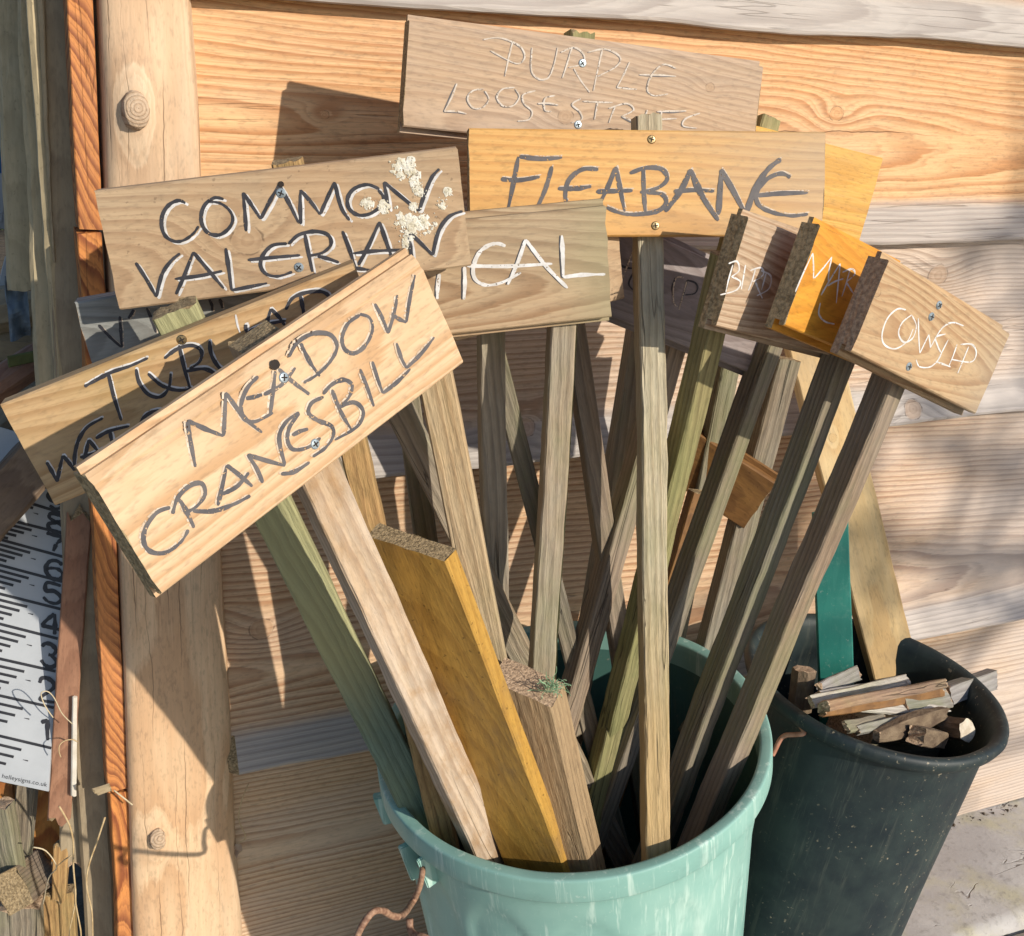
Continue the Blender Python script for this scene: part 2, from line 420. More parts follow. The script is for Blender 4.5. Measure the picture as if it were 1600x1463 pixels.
# ------------------------------------------------------------------ the shed wall: waney cladding with a greyed drip lip
wall = thing('shed_wall', 'timber shed wall of wide overlapping larch boards with a round-edged corner post', 'wall', (.7, 0, 0))
ZB = [0.0013, .3798, .7250, .9634, 1.1955, 1.50, 1.82]
XL, XR = .225, 3.6
def kn(u, v, i):
    p = at(u, v, 0); return (p.x-XL, p.z-ZB[i])
wallknots = {0: [(.35, .2, .012)], 1: [kn(408, 985, 1)+(.012,), (1.62, .2, .013)], 2: [kn(1416, 634, 2)+(.013,), kn(820, 665, 2)+(.010,), kn(1470, 432, 2)+(.014,)],
             3: [kn(1310, 178, 3)+(.0085,), kn(508, 180, 3)+(.004,)], 4: [(1.3, .18, .012)], 5: [(.9, .1, .01)]}
for i in range(6):
    hh = ZB[i+1]-ZB[i]
    lip = .022; up = .042
    top = hh+.03
    prof = [(0.0, -.012), (top, -.014), (top, -.006)]
    prof += [(top-(top-up-.012)*k/8, -.006+.006*k/8) for k in range(1, 8)]
    prof += [(up+.012, 0.0), (up, .0015), (up*.75, .0075), (up*.45, .0145), (up*.2, .0195), (.005, lip), (.0015, lip-.001), (0.0, lip-.004)]
    if i == 0: prof = [(0.0, -.012), (top, -.014), (top, -.006)]+[(top-top*k/8, -.006+.006*k/8) for k in range(1, 9)]
    cols = [dict(light=(.64, .455, .28), dark=(.42, .235, .115)), dict(light=(.63, .425, .25), dark=(.37, .185, .085)), dict(light=(.63, .465, .325), dark=(.40, .24, .14)),
            dict(light=(.70, .425, .205), dark=(.44, .18, .055)), dict(light=(.64, .46, .30), dark=(.42, .22, .11)), dict(light=(.6, .4, .24), dark=(.4, .2, .1))][i]
    m = wood('larch_cladding', **cols, ring=[165, 140, 170, 150, 150, 150][i], pith=[(.25, -.04), (.12, -.03), (.05, -.05), (.13, -.028), (.0, -.05), (0, -.04)][i],
             slope=[(.02, .02), (.03, .05), (.03, -.03), (.025, .035), (.02, .03), (0, .03)][i], warp=.010, contrast=[.9, .85, .85, .72, .8, .8][i], fiber=.36, splits=(at(1400, 210, 0).z-ZB[3],) if i == 3 else (), edge=((.57, .50, .455), [.9, .72, .72, 1.2, .9, .9][i], [1.4, 1.25, 1.2, 2.1, 1.4, 1.4][i]), knots=wallknots[i],
             grey=((.52, .44, .38), [.35, .3, .45, .15, .35, .3][i], 5.0), band=None if i == 0 else (LIPC, .036, .060), bump=.55, rough=.7, cracks=.35, streak=.6)
    off = i*3.1
    xl_ = .262-.034*max(0, (ZB[i]-.18))+.0015
    def wavy(v, t, j, off=off, i=i, xl_=xl_):
        if i and v[1] < up+.004 and v[2] > .0012: v[0] = max(v[0], xl_-XL)
        if v[1] < .05 and i > 0:
            e = mnoise.noise((v[0]*5+off, 0, 0))*.006 + mnoise.noise((v[0]*17+off, 3, 0))*.0018
            v[1] += e*(1 if v[1] < .03 else .6)
            v[2] += mnoise.noise((v[0]*4+off, 9, 0))*.003 if v[2] > .002 else 0
        v[2] += mnoise.noise((v[0]*3+off, v[1]*8, 1))*.0012
        return v
    timber('cladding_board', prof, XR-XL, Matrix.Translation((XL, 0, ZB[i])) @ Matrix(((1, 0, 0, 0), (0, 0, -1, 0), (0, 1, 0, 0), (0, 0, 0, 1))),
           [m, M['endgrain']], wall, seg=150, wob=.0002, capm=1, seed=i, x0=0.0, edge_fn=wavy)

link('wall_backing', mesh('wall_backing', [(.2, .022, 0), (XR, .022, 0), (XR, .022, 1.85), (.2, .022, 1.85), (.2, .034, 0), (XR, .034, 0), (XR, .034, 1.85), (.2, .034, 1.85)], [(0, 1, 2, 3), (7, 6, 5, 4), (0, 4, 5, 1), (3, 2, 6, 7), (0, 3, 7, 4), (1, 5, 6, 2)],
     plain('backing_dark', (.10, .07, .05), (.06, .04, .03), 30, .9, .2)), Matrix.Identity(4), wall)
# corner post: a split trunk, rounded right edge, wider at the foot, with two knot stubs
def corner_post():
    m = wood('post_softwood', (.70, .49, .30), (.50, .28, .14), ring=95, pith=(0, -.09), slope=(0, .01), warp=.02, contrast=.55, fiber=.25,
             grey=((.56, .48, .38), .35, 4.0), bump=.3, rough=.66, cracks=.25, streak=.8, splits=(-.036, -.024, -.003, .008, .031, .041))
    n = 15; seg = 90; vs = []; fs = []
    zt, zb = 1.9, -.02
    kn_ = [(at(212, 165, -.012), .020, .012), (at(245, 1305, -.012), .017, .008)]
    for i in range(seg+1):
        z = zb+(zt-zb)*i/seg; t = (z-.18)/1.0
        xl = .1355+.0125*t+mnoise.noise((z*6, 0, 3))*.002; xr = .262-.034*t+mnoise.noise((z*5, 4, 0))*.003
        row = [(xl, .07), (xl+.001, .0), (xl+.003, -.013), (xl+.010, -.0165)]
        for k in range(1, 8):
            f = k/8; row.append((xl+.010+(xr-xl-.022)*f, -.0165-.004*sin(pi*f)))
        row += [(xr-.012, -.0155), (xr-.005, -.010), (xr-.0012, -.002), (xr, .02)]
        for (x, y) in row:
            for (kp, kr, kh) in kn_:
                d = math.hypot((x-kp.x), (z-kp.z)*.55)/kr
                if y < -.005: y -= kh*math.exp(-d*d)
            vs.append((x-.19, y, z))
    for i in range(seg):
        for k in range(n-1): fs.append((i*n+k, i*n+k+1, (i+1)*n+k+1, (i+1)*n+k))
        fs.append((i*n+n-1, i*n, (i+1)*n, (i+1)*n+n-1))
    # local frame: x up the post so that the grain follows it
    R = Matrix(((0, 1, 0, .19), (0, 0, -1, 0), (1, 0, 0, 0), (0, 0, 0, 1)))
    vs2 = [(v[2], v[0], -v[1]) for v in vs]
    me = mesh('corner_post', vs2, fs, m, smooth=True)
    bm = bmesh.new(); bm.from_mesh(me); bmesh.ops.recalc_face_normals(bm, faces=bm.faces); bm.to_mesh(me); bm.free()
    o = link('corner_post', me, R, wall)
    for (u, v, r, L, d) in ((210, 172, .0125, .011, (.03, -1, .16)), (246, 1310, .0095, .006, (0, -1, .30))):
        p = at(u, v, -.024)
        rings = []; vs = []; fs = []
        ns = 14
        for k, (rr, x) in enumerate(((1.25, -.014), (1.08, .0), (1.0, L*.5), (.98, L*.85), (.9, L), (.0, L*1.02))):
            for q in range(ns):
                a = 2*pi*q/ns; e = 1+.20*mnoise.noise((cos(a)*1.3, sin(a)*1.3, u))
                vs.append((x+(.002*mnoise.noise((cos(a)*3, sin(a)*3, k)) if rr else 0), r*rr*e*cos(a)*.9, r*rr*e*sin(a)*1.35))
            if k:
                for q in range(ns): fs.append(((k-1)*ns+q, (k-1)*ns+(q+1) % ns, k*ns+(q+1) % ns, k*ns+q))
        D = Vector(d).normalized(); y = Vector((1, 0, 0)); y = (y-D*y.dot(D)).normalized(); zz = D.cross(y)
        F = Matrix((D, y, zz)).transposed()
        link('knot', mesh('knot', vs, fs, wood('knot_wood', (.56, .42, .29), (.34, .22, .13), ring=300, pith=(.002, .001), slope=(0, 0), warp=.012, bump=.7, cracks=.6, stain=((.3, .2, .12), .4, 60)), smooth=True), mat4(F, p), o)
corner_post()

# side boards of the shed: their orange end grain shows past the post
M['orange_end'] = wood('orange_end_grain', (.62, .24, .06), (.24, .065, .018), ring=120, pith=(.06, -.08), slope=(.55, .12), warp=.045, contrast=1.0, fiber=.25, bump=.4, rough=.7, grey=((.42, .2, .1), .3, 8), cracks=.5)
M['side_face'] = wood('side_board_face', (.20, .12, .07), (.09, .05, .03), ring=150, rough=.85)
def side_board(z0, z1, seed):
    x0, x1 = .1235, .1445
    def wavy(v, t, j):
        v[1] += mnoise.noise((v[0]*7+seed*5, 0, seed))*.0022-.0035*max(0, (.75-v[0])/.75)*(1 if z0 < .9 else 0)
        return v
    F = Matrix(((0, 1, 0), (0, 0, -1), (1, 0, 0)))       # x up, y along X, z out
    prof = [(-.0102, -.03), (.0102, -.03), (.0105, -.001), (.0095, 0), (-.0095, 0), (-.0105, -.001)]
    timber('side_board', prof, z1-z0, mat4(F, Vector(((x0+x1)/2, -.004, (z0+z1)/2))), [M['orange_end'], M['side_face']], wall, seg=60, wob=.0006, seed=seed, endj=.001, edge_fn=wavy)
zj = at(140, 362, -.004).z; zj2 = at(185, 1238, -.004).z
side_board(zj+.002, 1.55, 3); side_board(zj2+.003, zj-.002, 4); side_board(-.0, zj2-.001, 5)

# ------------------------------------------------------------------ buckets
GC = CAM+(Vector((.57228417, -.20059328, .48878335))-CAM)*(.195/.21); GR = .195
BC = CAM+(Vector((1.0245006, -.16682233, .44513853))-CAM)*(.155/.165); BR = .155
def tilt_frame(tx, ty):
    e1 = Vector((1, 0, tx)).normalized(); e2 = Vector((0, 1, ty)); e2 = (e2-e1*e1.dot(e2)).normalized()
    return Matrix((e1, e2, e1.cross(e2))).transposed()
GF = tilt_frame(.1778, .0113); BF = tilt_frame(-.1021, .0553)
GH, BH = .500, .475
def plastic(name, a, b, scuff, dust, rough, sc=5.0, dustamt=.5, wear=.5):
    s = NT(name); P, (X, Y, Z), W = s.coords()
    n1 = s.noise(P, sc, 5, .6, W); col = s.mix(s.ss(n1, .3, .7), c4(a), c4(b))
    n2 = s.noise(s.scale(P, 26, 26, 5), 1.0, 5, .7, s.math('ADD', W, 4)); col = s.mix(s.math('MULTIPLY', s.ss(n2, .55, .75), wear), col, c4(scuff))
    nb = s.noise(P, 2.6, 4, .6, s.math('ADD', W, 17)); col = s.mix(s.math('MULTIPLY', s.ss(nb, .42, .66), .55), col, c4([x*.62 for x in a]))
    ns = s.noise(s.scale(P, 95, 95, 7), 1.0, 4, .75, s.math('ADD', W, 23)); col = s.mix(s.math('MULTIPLY', s.ss(ns, .53, .68), wear), col, c4(scuff))
    nd = s.noise(P, 16, 6, .7, s.math('ADD', W, 29)); col = s.mix(s.math('MULTIPLY', s.ss(nd, .52, .74), wear*.55), col, c4([x*.45+.03 for x in a]))
    n3 = s.noise(P, 190, 3, .6, s.math('ADD', W, 8)); n4 = s.noise(P, 9, 3, .6, s.math('ADD', W, 12))
    sp = s.math('MULTIPLY', s.ss(n3, .62, .70), s.ss(n4, .42, .62)); col = s.mix(s.math('MULTIPLY', sp, dustamt), col, c4(dust))
    sc_ = s.noise(s.scale(P, 120, 120, 12), 1.0, 3, .6, W)
    return s.finish(col, s.math('ADD', s.math('MULTIPLY', n2, .3), rough), s.math('ADD', n1, s.math('MULTIPLY', sc_, .3)), .12, .002)
M['mint'] = plastic('faded_green_plastic', (.20, .40, .345), (.30, .50, .43), (.48, .64, .56), (.6, .68, .6), .40, 7.0, .3, .9)
M['mint_inside_shade'] = plastic('shaded_inner_plastic', (.045, .13, .11), (.08, .19, .16), (.11, .16, .12), (.3, .3, .22), .55, 7.0, .5, .8)  # darker copy of the mint: the stakes' shade inside, put into the colour
M['black_plastic'] = plastic('black_rubbery_plastic', (.005, .014, .019), (.024, .040, .038), (.065, .075, .062), (.38, .32, .22), .42, 22.0, .85, .6)

def lathe(rows, n, mat, wobble=None):
    vs = []; fs = []
    for i, (r, z) in enumerate(rows):
        for k in range(n):
            a = 2*pi*k/n
            rr, zz = (r, z) if wobble is None else wobble(r, z, a, i)
            vs.append((rr*cos(a), rr*sin(a), zz))
        if i:
            for k in range(n): fs.append(((i-1)*n+k, (i-1)*n+(k+1) % n, i*n+(k+1) % n, i*n+k))
    fs.append(tuple(range(n))) if rows[0][0] > .001 else None
    return vs, fs
def gwall(d): return .1855-.155*d*.36                      # outer body radius at depth d below the rim
green = thing('green_bucket', 'large faded mint green plastic bucket holding the wooden plant signs', 'bucket', GC-GF.col[2]*GH)
rows = [(gwall(GH)*.96, -GH), (gwall(GH), -GH+.006)]
NB = 48
for i in range(NB+1):
    d = GH-.02-(GH-.055)*i/NB; rows.append((gwall(d), -d))
rows += [(.1865, -.030), (.1875, -.0265), (.1938, -.0258), (.1953, -.0252), (.1957, -.0240), (.1956, -.014), (.1953, -.003), (.1950, -.0012), (.1940, -.0003), (.1925, 0), (.1855, -.0006), (.1836, -.0012), (.1828, -.0025), (.1822, -.010), (.1815, -.03)]
for i in range(1, 12): rows.append((gwall(.03+(GH-.05)*i/11)-.004, -(.03+(GH-.05)*i/11)))
rows.append((.0, -GH+.012))
def gw(r, z, a, i):
    o = mnoise.noise((cos(a)*1.2, sin(a)*1.2, 2))*.003
    # moulded arched panels around the body
    if 2 <= i <= 2+NB and -GH+.03 < z < -.06:
        p = (a*14/(2*pi)) % 1.0; top = -.06-.05*(2*abs(p-.5))**2.2
        sm = lambda q: max(0, min(1, q))**2*(3-2*max(0, min(1, q)))
        r -= .0024*sm((top-z)/.012)*sm((.42-abs(p-.5))/.07)
    return r+o, z+mnoise.noise((cos(a)*2.5, sin(a)*2.5, 7))*.0016*(1 if z > -.05 else 0)
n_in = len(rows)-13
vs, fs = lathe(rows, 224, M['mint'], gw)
me = mesh('bucket_body', vs, fs, [M['mint'], M['mint_inside_shade']], smooth=True, idx=[1 if f[0]//224 >= n_in and len(f) == 4 else 0 for f in fs])
gbody = link('bucket_body', me, mat4(GF, GC), green)
BU = bpy.data.meshes
def gl(u, v, r_depth):                                     # bucket-local point seen at (u, v) on the body at radius r
    d = GF.transposed() @ ray(u, v); o = GF.transposed() @ (CAM-GC)
    A = d.x*d.x+d.y*d.y; B = o.x*d.x+o.y*d.y; C_ = o.x*o.x+o.y*o.y-r_depth*r_depth
    t = (-B-math.sqrt(max(B*B-A*C_, 0)))/A
    return o+d*t
def lug(name, u, v, w, h, dep, mat, parent, r):
    p = gl(u, v, r); a = math.atan2(p.y, p.x)
    X = Vector((-sin(a), cos(a), 0)); Yv = Vector((0, 0, 1)); Zv = Vector((cos(a), sin(a), 0))
    vs = []; fs = []
    for (x, y, z) in ((-w/2, 0, -.004), (w/2, 0, -.004), (w/2, 0, dep), (-w/2, 0, dep), (-w/2*.9, -h, -.008), (w/2*.9, -h, -.008), (w/2*.9, -h, dep*.55), (-w/2*.9, -h, dep*.55)):
        vs.append(X*x+Yv*y+Zv*z)
    fs = [(0, 1, 2, 3), (7, 6, 5, 4), (0, 4, 5, 1), (1, 5, 6, 2), (2, 6, 7, 3), (3, 7, 4, 0)]
    me = mesh(name, vs, fs, mat)
    bm = bmesh.new(); bm.from_mesh(me); bmesh.ops.recalc_face_normals(bm, faces=bm.faces); bmesh.ops.bevel(bm, geom=bm.edges[:], offset=.0012, segments=2, affect='EDGES'); bm.to_mesh(me); bm.free()
    return link(name, me, mat4(GF, GC) @ Matrix.Translation(p), parent)
lug('handle_lug', 603, 1240, .010, .036, .013, M['mint'], green, .189)
lug('handle_lug', 646, 1312, .006, .046, .016, M['mint'], green, .185)
lug('handle_lug', 672, 1330, .004, .040, .016, M['mint'], green, .185)
# hole in the lug plate and the rusty wire bail
M['rusty'] = plain('rusty_wire', (.40, .24, .15), (.17, .08, .045), 260, .7, .4)
M['copper'] = plain('pink_copper_wire', (.52, .25, .17), (.36, .15, .09), 120, .5, .2)
def gpt(u, v, r): return GC+GF @ gl(u, v, r)
hole = gpt(657, 1352, .183)
tube('wire_handle', [gpt(652, 1356, .174), gpt(658, 1352, .188), gpt(660, 1362, .200), gpt(655, 1388, .206), gpt(643, 1412, .214), at(628, 1431, -.40), at(612, 1431, -.41), at(600, 1424, -.415), at(585, 1424, -.42), at(570, 1440, -.425), at(557, 1466, -.43), at(540, 1520, -.44), at(560, 1600, -.46), at(640, 1680, -.49)], .0029, M['rusty'], green, sides=9, wob=.12)
tube('wire_handle', [at(640, 1436, -.415), at(641, 1452, -.42), at(648, 1461, -.43), at(664, 1466, -.44), at(690, 1480, -.45)], .0032, M['rusty'], green, sides=8, wob=.12)
tube('wire_eye', [hole+Vector((0, 0, .0)), hole+Vector((.001, .004, .001))], .0042, M['hole'], green, sides=10, sub=1)

black = thing('black_bucket', 'black plastic bucket filled with broken wood scraps beside the green one', 'bucket', BC-BF.col[2]*BH)
def bwall(d): return .1395-.030*d
rows = [(bwall(BH)*.96, -BH), (bwall(BH), -BH+.006)]
for i in range(12): rows.append((bwall(BH-.02-(BH-.06)*i/11), -(BH-.02-(BH-.06)*i/11)))
rows += [(.1385, -.034), (.1405, -.020), (.147, -.0195), (.1525, -.0165), (.1555, -.009), (.1545, -.003), (.1505, 0), (.145, -.001), (.1405, -.005), (.1375, -.012), (.1345, -.03)]
for i in range(1, 8): rows.append((bwall(.03+(BH-.05)*i/7)-.004, -(.03+(BH-.05)*i/7)))
rows.append((.0, -BH+.012))
vs, fs = lathe(rows, 120, None, lambda r, z, a, i: (r+mnoise.noise((cos(a)*1.1, sin(a)*1.1, 5))*.0035+mnoise.noise((cos(a)*2, sin(a)*2, z*6))*.0015, z))
bbody = link('bucket_body', mesh('bucket_body', vs, fs, M['black_plastic'], smooth=True), mat4(BF, BC), black)
def bl(u, v, r):
    d = BF.transposed() @ ray(u, v); o = BF.transposed() @ (CAM-BC)
    A = d.x*d.x+d.y*d.y; B = o.x*d.x+o.y*d.y; C_ = o.x*o.x+o.y*o.y-r*r
    return BC+BF @ (o+d*((-B-math.sqrt(max(B*B-A*C_, 0)))/A))
tube('wire_handle', [bl(1247, 1130, .132), bl(1252, 1136, .141), bl(1256, 1146, .146), bl(1242, 1148, .148), bl(1228, 1149, .150), bl(1219, 1156, .152), bl(1212, 1170, .154), bl(1207, 1180, .156)], .0028, M['copper'], black, sides=9)

# ------------------------------------------------------------------ wood finishes for signs and stakes
E_ = (.42, .33, .24)
M['w_meadow'] = wood('fresh_pine', (.62, .435, .26), (.47, .275, .13), ring=150, pith=(.02, -.04), slope=(.03, .05), contrast=.8, fiber=.18, bump=.2, rough=.62, warp=.014)
M['w_tubular'] = wood('yellow_pine', (.58, .38, .19), (.42, .24, .10), ring=150, pith=(.0, -.03), slope=(.02, .10), contrast=.85, fiber=.2, grey=((.42, .34, .2), .3, 6), bump=.25, stain=((.30, .24, .07), .25, 14))
M['w_common'] = wood('brown_weathered_pine', (.49, .345, .205), (.32, .195, .105), ring=200, pith=(-.02, -.05), slope=(-.03, .12), contrast=.6, fiber=.25, grey=((.40, .32, .22), .3, 6), knots=[(-.030, -.004, .0105)], bump=.3, stain=((.50, .30, .15), .45, 7), speck=.4)
M['w_fleabane'] = wood('orange_stained_pine', (.63, .355, .105), (.52, .25, .06), ring=170, pith=(-.03, -.03), slope=(.02, .02), contrast=.7, fiber=.2, bump=.2, rough=.55, edge=((.40, .30, .19), -.06, .20), warp=.01)
M['w_purple'] = wood('pinkish_weathered_pine', (.49, .34, .21), (.34, .21, .12), ring=210, pith=(-.05, -.02), slope=(.1, -.06), contrast=.55, fiber=.25, grey=((.40, .33, .28), .5, 7), knots=[(-.02, -.02, .0062), (.112, .019, .004)], bump=.3)
M['w_tical'] = wood('brown_grained_pine', (.45, .32, .19), (.27, .155, .075), ring=190, pith=(-.012, -.03), slope=(.05, .09), contrast=.95, fiber=.25, grey=((.36, .30, .2), .35, 6), bump=.35, edge=((.34, .29, .16), .05, .12))
M['w_grey'] = wood('silver_grey_pine', (.25, .25, .23), (.13, .12, .105), ring=210, pith=(0, -.05), contrast=.6, fiber=.35, grey=((.30, .31, .29), .7, 8), bump=.5)
M['w_hemp'] = wood('grey_purple_pine', (.29, .235, .215), (.17, .12, .105), ring=190, pith=(0.01, -.04), slope=(.03, .1), contrast=.6, fiber=.3, grey=((.30, .27, .27), .6, 7), bump=.35)
M['w_yellow'] = wood('yellow_stained_pine', (.66, .37, .075), (.52, .24, .035), ring=190, pith=(.03, -.06), slope=(.04, .03), contrast=.65, fiber=.25, bump=.3, rough=.6, grey=((.42, .33, .17), .3, 9), speck=.3)
M['w_mar'] = wood('bright_orange_pine', (.64, .295, .03), (.50, .19, .012), ring=190, pith=(.0, -.07), contrast=.6, fiber=.2, bump=.2, rough=.5)
M['w_bird'] = wood('tan_weathered_pine', (.49, .36, .24), (.32, .20, .115), ring=200, pith=(-.005, -.012), slope=(.0, .12), contrast=.85, fiber=.22, bump=.3)
M['w_cowslip'] = wood('tan_pine_with_arches', (.49, .34, .19), (.34, .195, .095), ring=200, pith=(-.012, -.016), slope=(.02, .10), contrast=.9, fiber=.2, bump=.25, knots=[(-.093, .012, .0042)], edge=((.36, .30, .22), .02, .13))
M['w_ochre'] = wood('dark_ochre_board', (.235, .115, .035), (.13, .06, .02), ring=200, contrast=.6, fiber=.3, bump=.3, stain=((.36, .20, .05), .4, 16), rough=.6, speck=.4)
M['w_mustard'] = wood('mustard_stained_board', (.47, .265, .05), (.31, .155, .022), ring=150, pith=(.03, -.06), contrast=.55, fiber=.25, bump=.3, rough=.6, stain=((.20, .12, .05), .65, 17), speck=.6)
def stakew(name, l, d, **k):
    a = dict(ring=230, pith=(.03, -.03), slope=(.0, .02), contrast=.6, fiber=.42, bump=.9, rough=.85, warp=.006, cracks=.6, fl=2.4, stain2=((.19, .205, .085), .5, 8))
    a.update(k); return wood(name, l, d, **a)
M['s_pale'] = stakew('pale_stake', (.50, .40, .26), (.27, .19, .10), grey=((.42, .41, .31), .5, 9), stain=((.26, .26, .14), .4, 13), edge=((.50, .32, .13), -.02, -.30))
M['s_tan'] = stakew('tan_stake', (.50, .355, .19), (.33, .20, .09), grey=((.42, .36, .26), .5, 9), stain=((.30, .20, .09), .35, 11))
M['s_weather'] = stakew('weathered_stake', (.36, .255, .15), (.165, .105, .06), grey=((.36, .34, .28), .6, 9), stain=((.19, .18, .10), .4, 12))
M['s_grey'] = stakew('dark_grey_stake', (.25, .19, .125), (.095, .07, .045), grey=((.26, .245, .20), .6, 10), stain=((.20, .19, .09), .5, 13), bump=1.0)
M['s_brown'] = stakew('brown_stake', (.30, .20, .12), (.135, .085, .05), grey=((.31, .27, .22), .6, 9), stain=((.20, .14, .09), .6, 14))
M['s_green'] = stakew('algae_green_stake', (.15, .185, .13), (.075, .095, .06), grey=((.14, .22, .175), .7, 7), stain=((.27, .27, .15), .5, 8), edge=((.44, .40, .19), .06, .17))
M['s_olive'] = stakew('mossy_yellow_stake', (.30, .25, .115), (.14, .11, .045), grey=((.235, .25, .095), .6, 9), stain=((.40, .33, .17), .5, 12))
M['s_flaky'] = stakew('flaky_pale_stake', (.50, .36, .22), (.32, .19, .10), ring=140, grey=((.60, .50, .40), .7, 12), stain=((.36, .21, .09), .8, 26), stain2=((.22, .13, .06), .4, 14), cracks=.4)
M['s_post'] = stakew('brown_post_wood', (.36, .25, .135), (.21, .13, .065), contrast=.35, stain=((.20, .15, .08), .5, 14), cracks=.3, stain2=None)
M['s_amber'] = stakew('amber_stake', (.44, .27, .11), (.24, .13, .05))

# ------------------------------------------------------------------ plant signs
SG = {  # centre pixel, distance from wall, yaw, pitch, roll, width, height
'purple': (915.6, 150.0, -.122, -9.01, -9.38, -3.39, .3403, .0889),
'yellow': (1183.4, 279.1, -.075, -6.51, -4.26, -10.11, .2770, .1014),
'fleabane': (1012.5, 288.5, -.212, -17.04, -14.75, 2.75, .3194, .0911),
'tical': (740.9, 428.9, -.238, -16.74, -5.76, 8.06, .2234, .0924),
'common': (450.1, 356.3, -.255, -19.46, -4.65, 10.16, .2646, .0877),
'spare': (761.7, 459.4, -.200, -4.36, -1.54, 12.46, .2491, .0643),
'hemp': (1024.5, 447.7, -.168, .61, -5.25, -21.41, .3168, .0868),
'grey': (320.6, 498.4, -.190, -12.78, -1.24, 11.96, .1858, .0667),
'tubular': (318.4, 597.2, -.295, -13.53, -4.19, 23.54, .2665, .0826),
'meadow': (452.6, 643.7, -.385, 18.22, -14.57, 21.77, .2862, .0904),
'bird': (1226.6, 450.3, -.255, 7.29, -3.79, -15.39, .1615, .0987),
'mar': (1309.7, 459.9, -.292, 7.50, -5.65, -20.61, .1279, .0923),
'cowslip': (1445.3, 530.3, -.330, 9.15, -3.47, -23.03, .2118, .0841),
}
for _k, _y in (('purple', -.175), ('yellow', -.13), ('fleabane', -.258), ('tical', -.285), ('common', -.27), ('spare', -.242), ('hemp', -.205), ('grey', -.205),
               ('tubular', -.315), ('meadow', -.425), ('bird', -.345), ('mar', -.384), ('cowslip', -.424)):
    _v = list(SG[_k]); _f = (1.15+_y)/(1.15+_v[2]); _v[2] = _y; _v[6] *= _f; _v[7] *= _f; SG[_k] = tuple(_v)
SIGNS = {}
def rim_limit(P, C, F, wallf):
    q = F.transposed() @ (P-C); return math.hypot(q.x, q.y), wallf(-q.z), q.z
def inrim(u, v, C, F, dl):
    n = F.col[2]; d = ray(u, v); t = (C-CAM).dot(n)/d.dot(n)
    return CAM+d*t*(1+dl)
def foot(A, B, C, F, wallf, H, margin=.018):
    """carry a stake on down into its bucket until it meets the floor or the side"""
    d = (B-A).normalized(); p = B.copy()
    for _ in range(120):
        q = p+d*.005; r, w, z = rim_limit(q, C, F, wallf)
        if z < -H+.03 or (z < -.02 and r > w-margin): break
        p = q
    return p
GROUP = 'hand-lettered plant signs on stakes in the green bucket'
def sign(key, label, bmat, smat, top, bottom, yb, prof='flat', t=.018, sw=.022, st=None, capm='endgrain', yawoff=0.0, letters=(), screws=(), bevel=0.0, seed=1, stake_ext=True, yaw=None, st_yaw=None):
    cu, cv, Y, ya, pi_, ro, w, h = SG[key]
    F = frame(ya, pi_, ro); o = at(cu, cv, Y); n = F.col[2]
    root = thing('plant_sign', label, 'sign', (0, 0, 0), GROUP)
    st = st or sw
    back = o-n*(t/2+st/2+.0008)                            # stake lies on the back of the board
    A = onp(top[0], top[1], back, n)
    B = at(bottom[0], bottom[1], yb) if yb < 0 else inrim(bottom[0], bottom[1], GC, GF, yb)
    B = foot(A, B, GC, GF, gwall, GH)
    WM[root.name] = Matrix.Translation(B); root.matrix_basis = WM[root.name]
    pr = tg_prof(h, t, bevel) if prof == 'tg' else rect_prof(h, t, .0013, 7)
    b = timber('sign_board', pr, w, mat4(F, o), [bmat, M[capm]], root, seg=40, wob=.00002, capm=1, endj=.00035, seed=seed)
    bar('stake', A, B, sw, st, ya if st_yaw is None else st_yaw, [smat, M['endgrain']], root, seed=seed+3, wob=.0009, seg=70)
    SIGNS[key] = (o, F, t, b)
    for px in screws: screw(px[:2], o, F, t/2, M[px[2]], b)
    return b
def letter(key, strokes, dark=None, white=None, width=.0030, dark_mat='dark_paint', white_mat='white_paint', wshift=(.0009, -.0010), dshift=(0, 0), z=(.00012, .00022), wwidth=None, seed=5):
    o, F, t, b = SIGNS[key]; n = F.col[2]; Fi = F.transposed(); rnd = random.Random(seed)
    def conv(pts): return [(Fi @ (onp(u, v, o+n*(t/2), n)-o)).to_2d() for (u, v) in pts]
    loc = [(conv(p[0]), p[1]) for p in strokes]
    if white:
        vs, fs = ribbons(loc, wwidth or width, t/2+z[0], rnd, wshift)
        link('lettering_highlight' if dark else 'lettering', mesh('lettering', vs, fs, M[white_mat]), mat4(F, o), b)['kind'] = 'stuff'
    if dark:
        vs, fs = ribbons(loc, width, t/2+z[1], rnd, dshift)
        link('lettering', mesh('lettering', vs, fs, M[dark_mat]), mat4(F, o), b)['kind'] = 'stuff'
def zs(ox, oy, s, *strokes, w=1.0):
    """strokes read off an enlargement whose corner is (ox, oy) at scale s"""
    return [([(ox+x/s, oy+y/s) for (x, y) in st], w) for st in strokes]

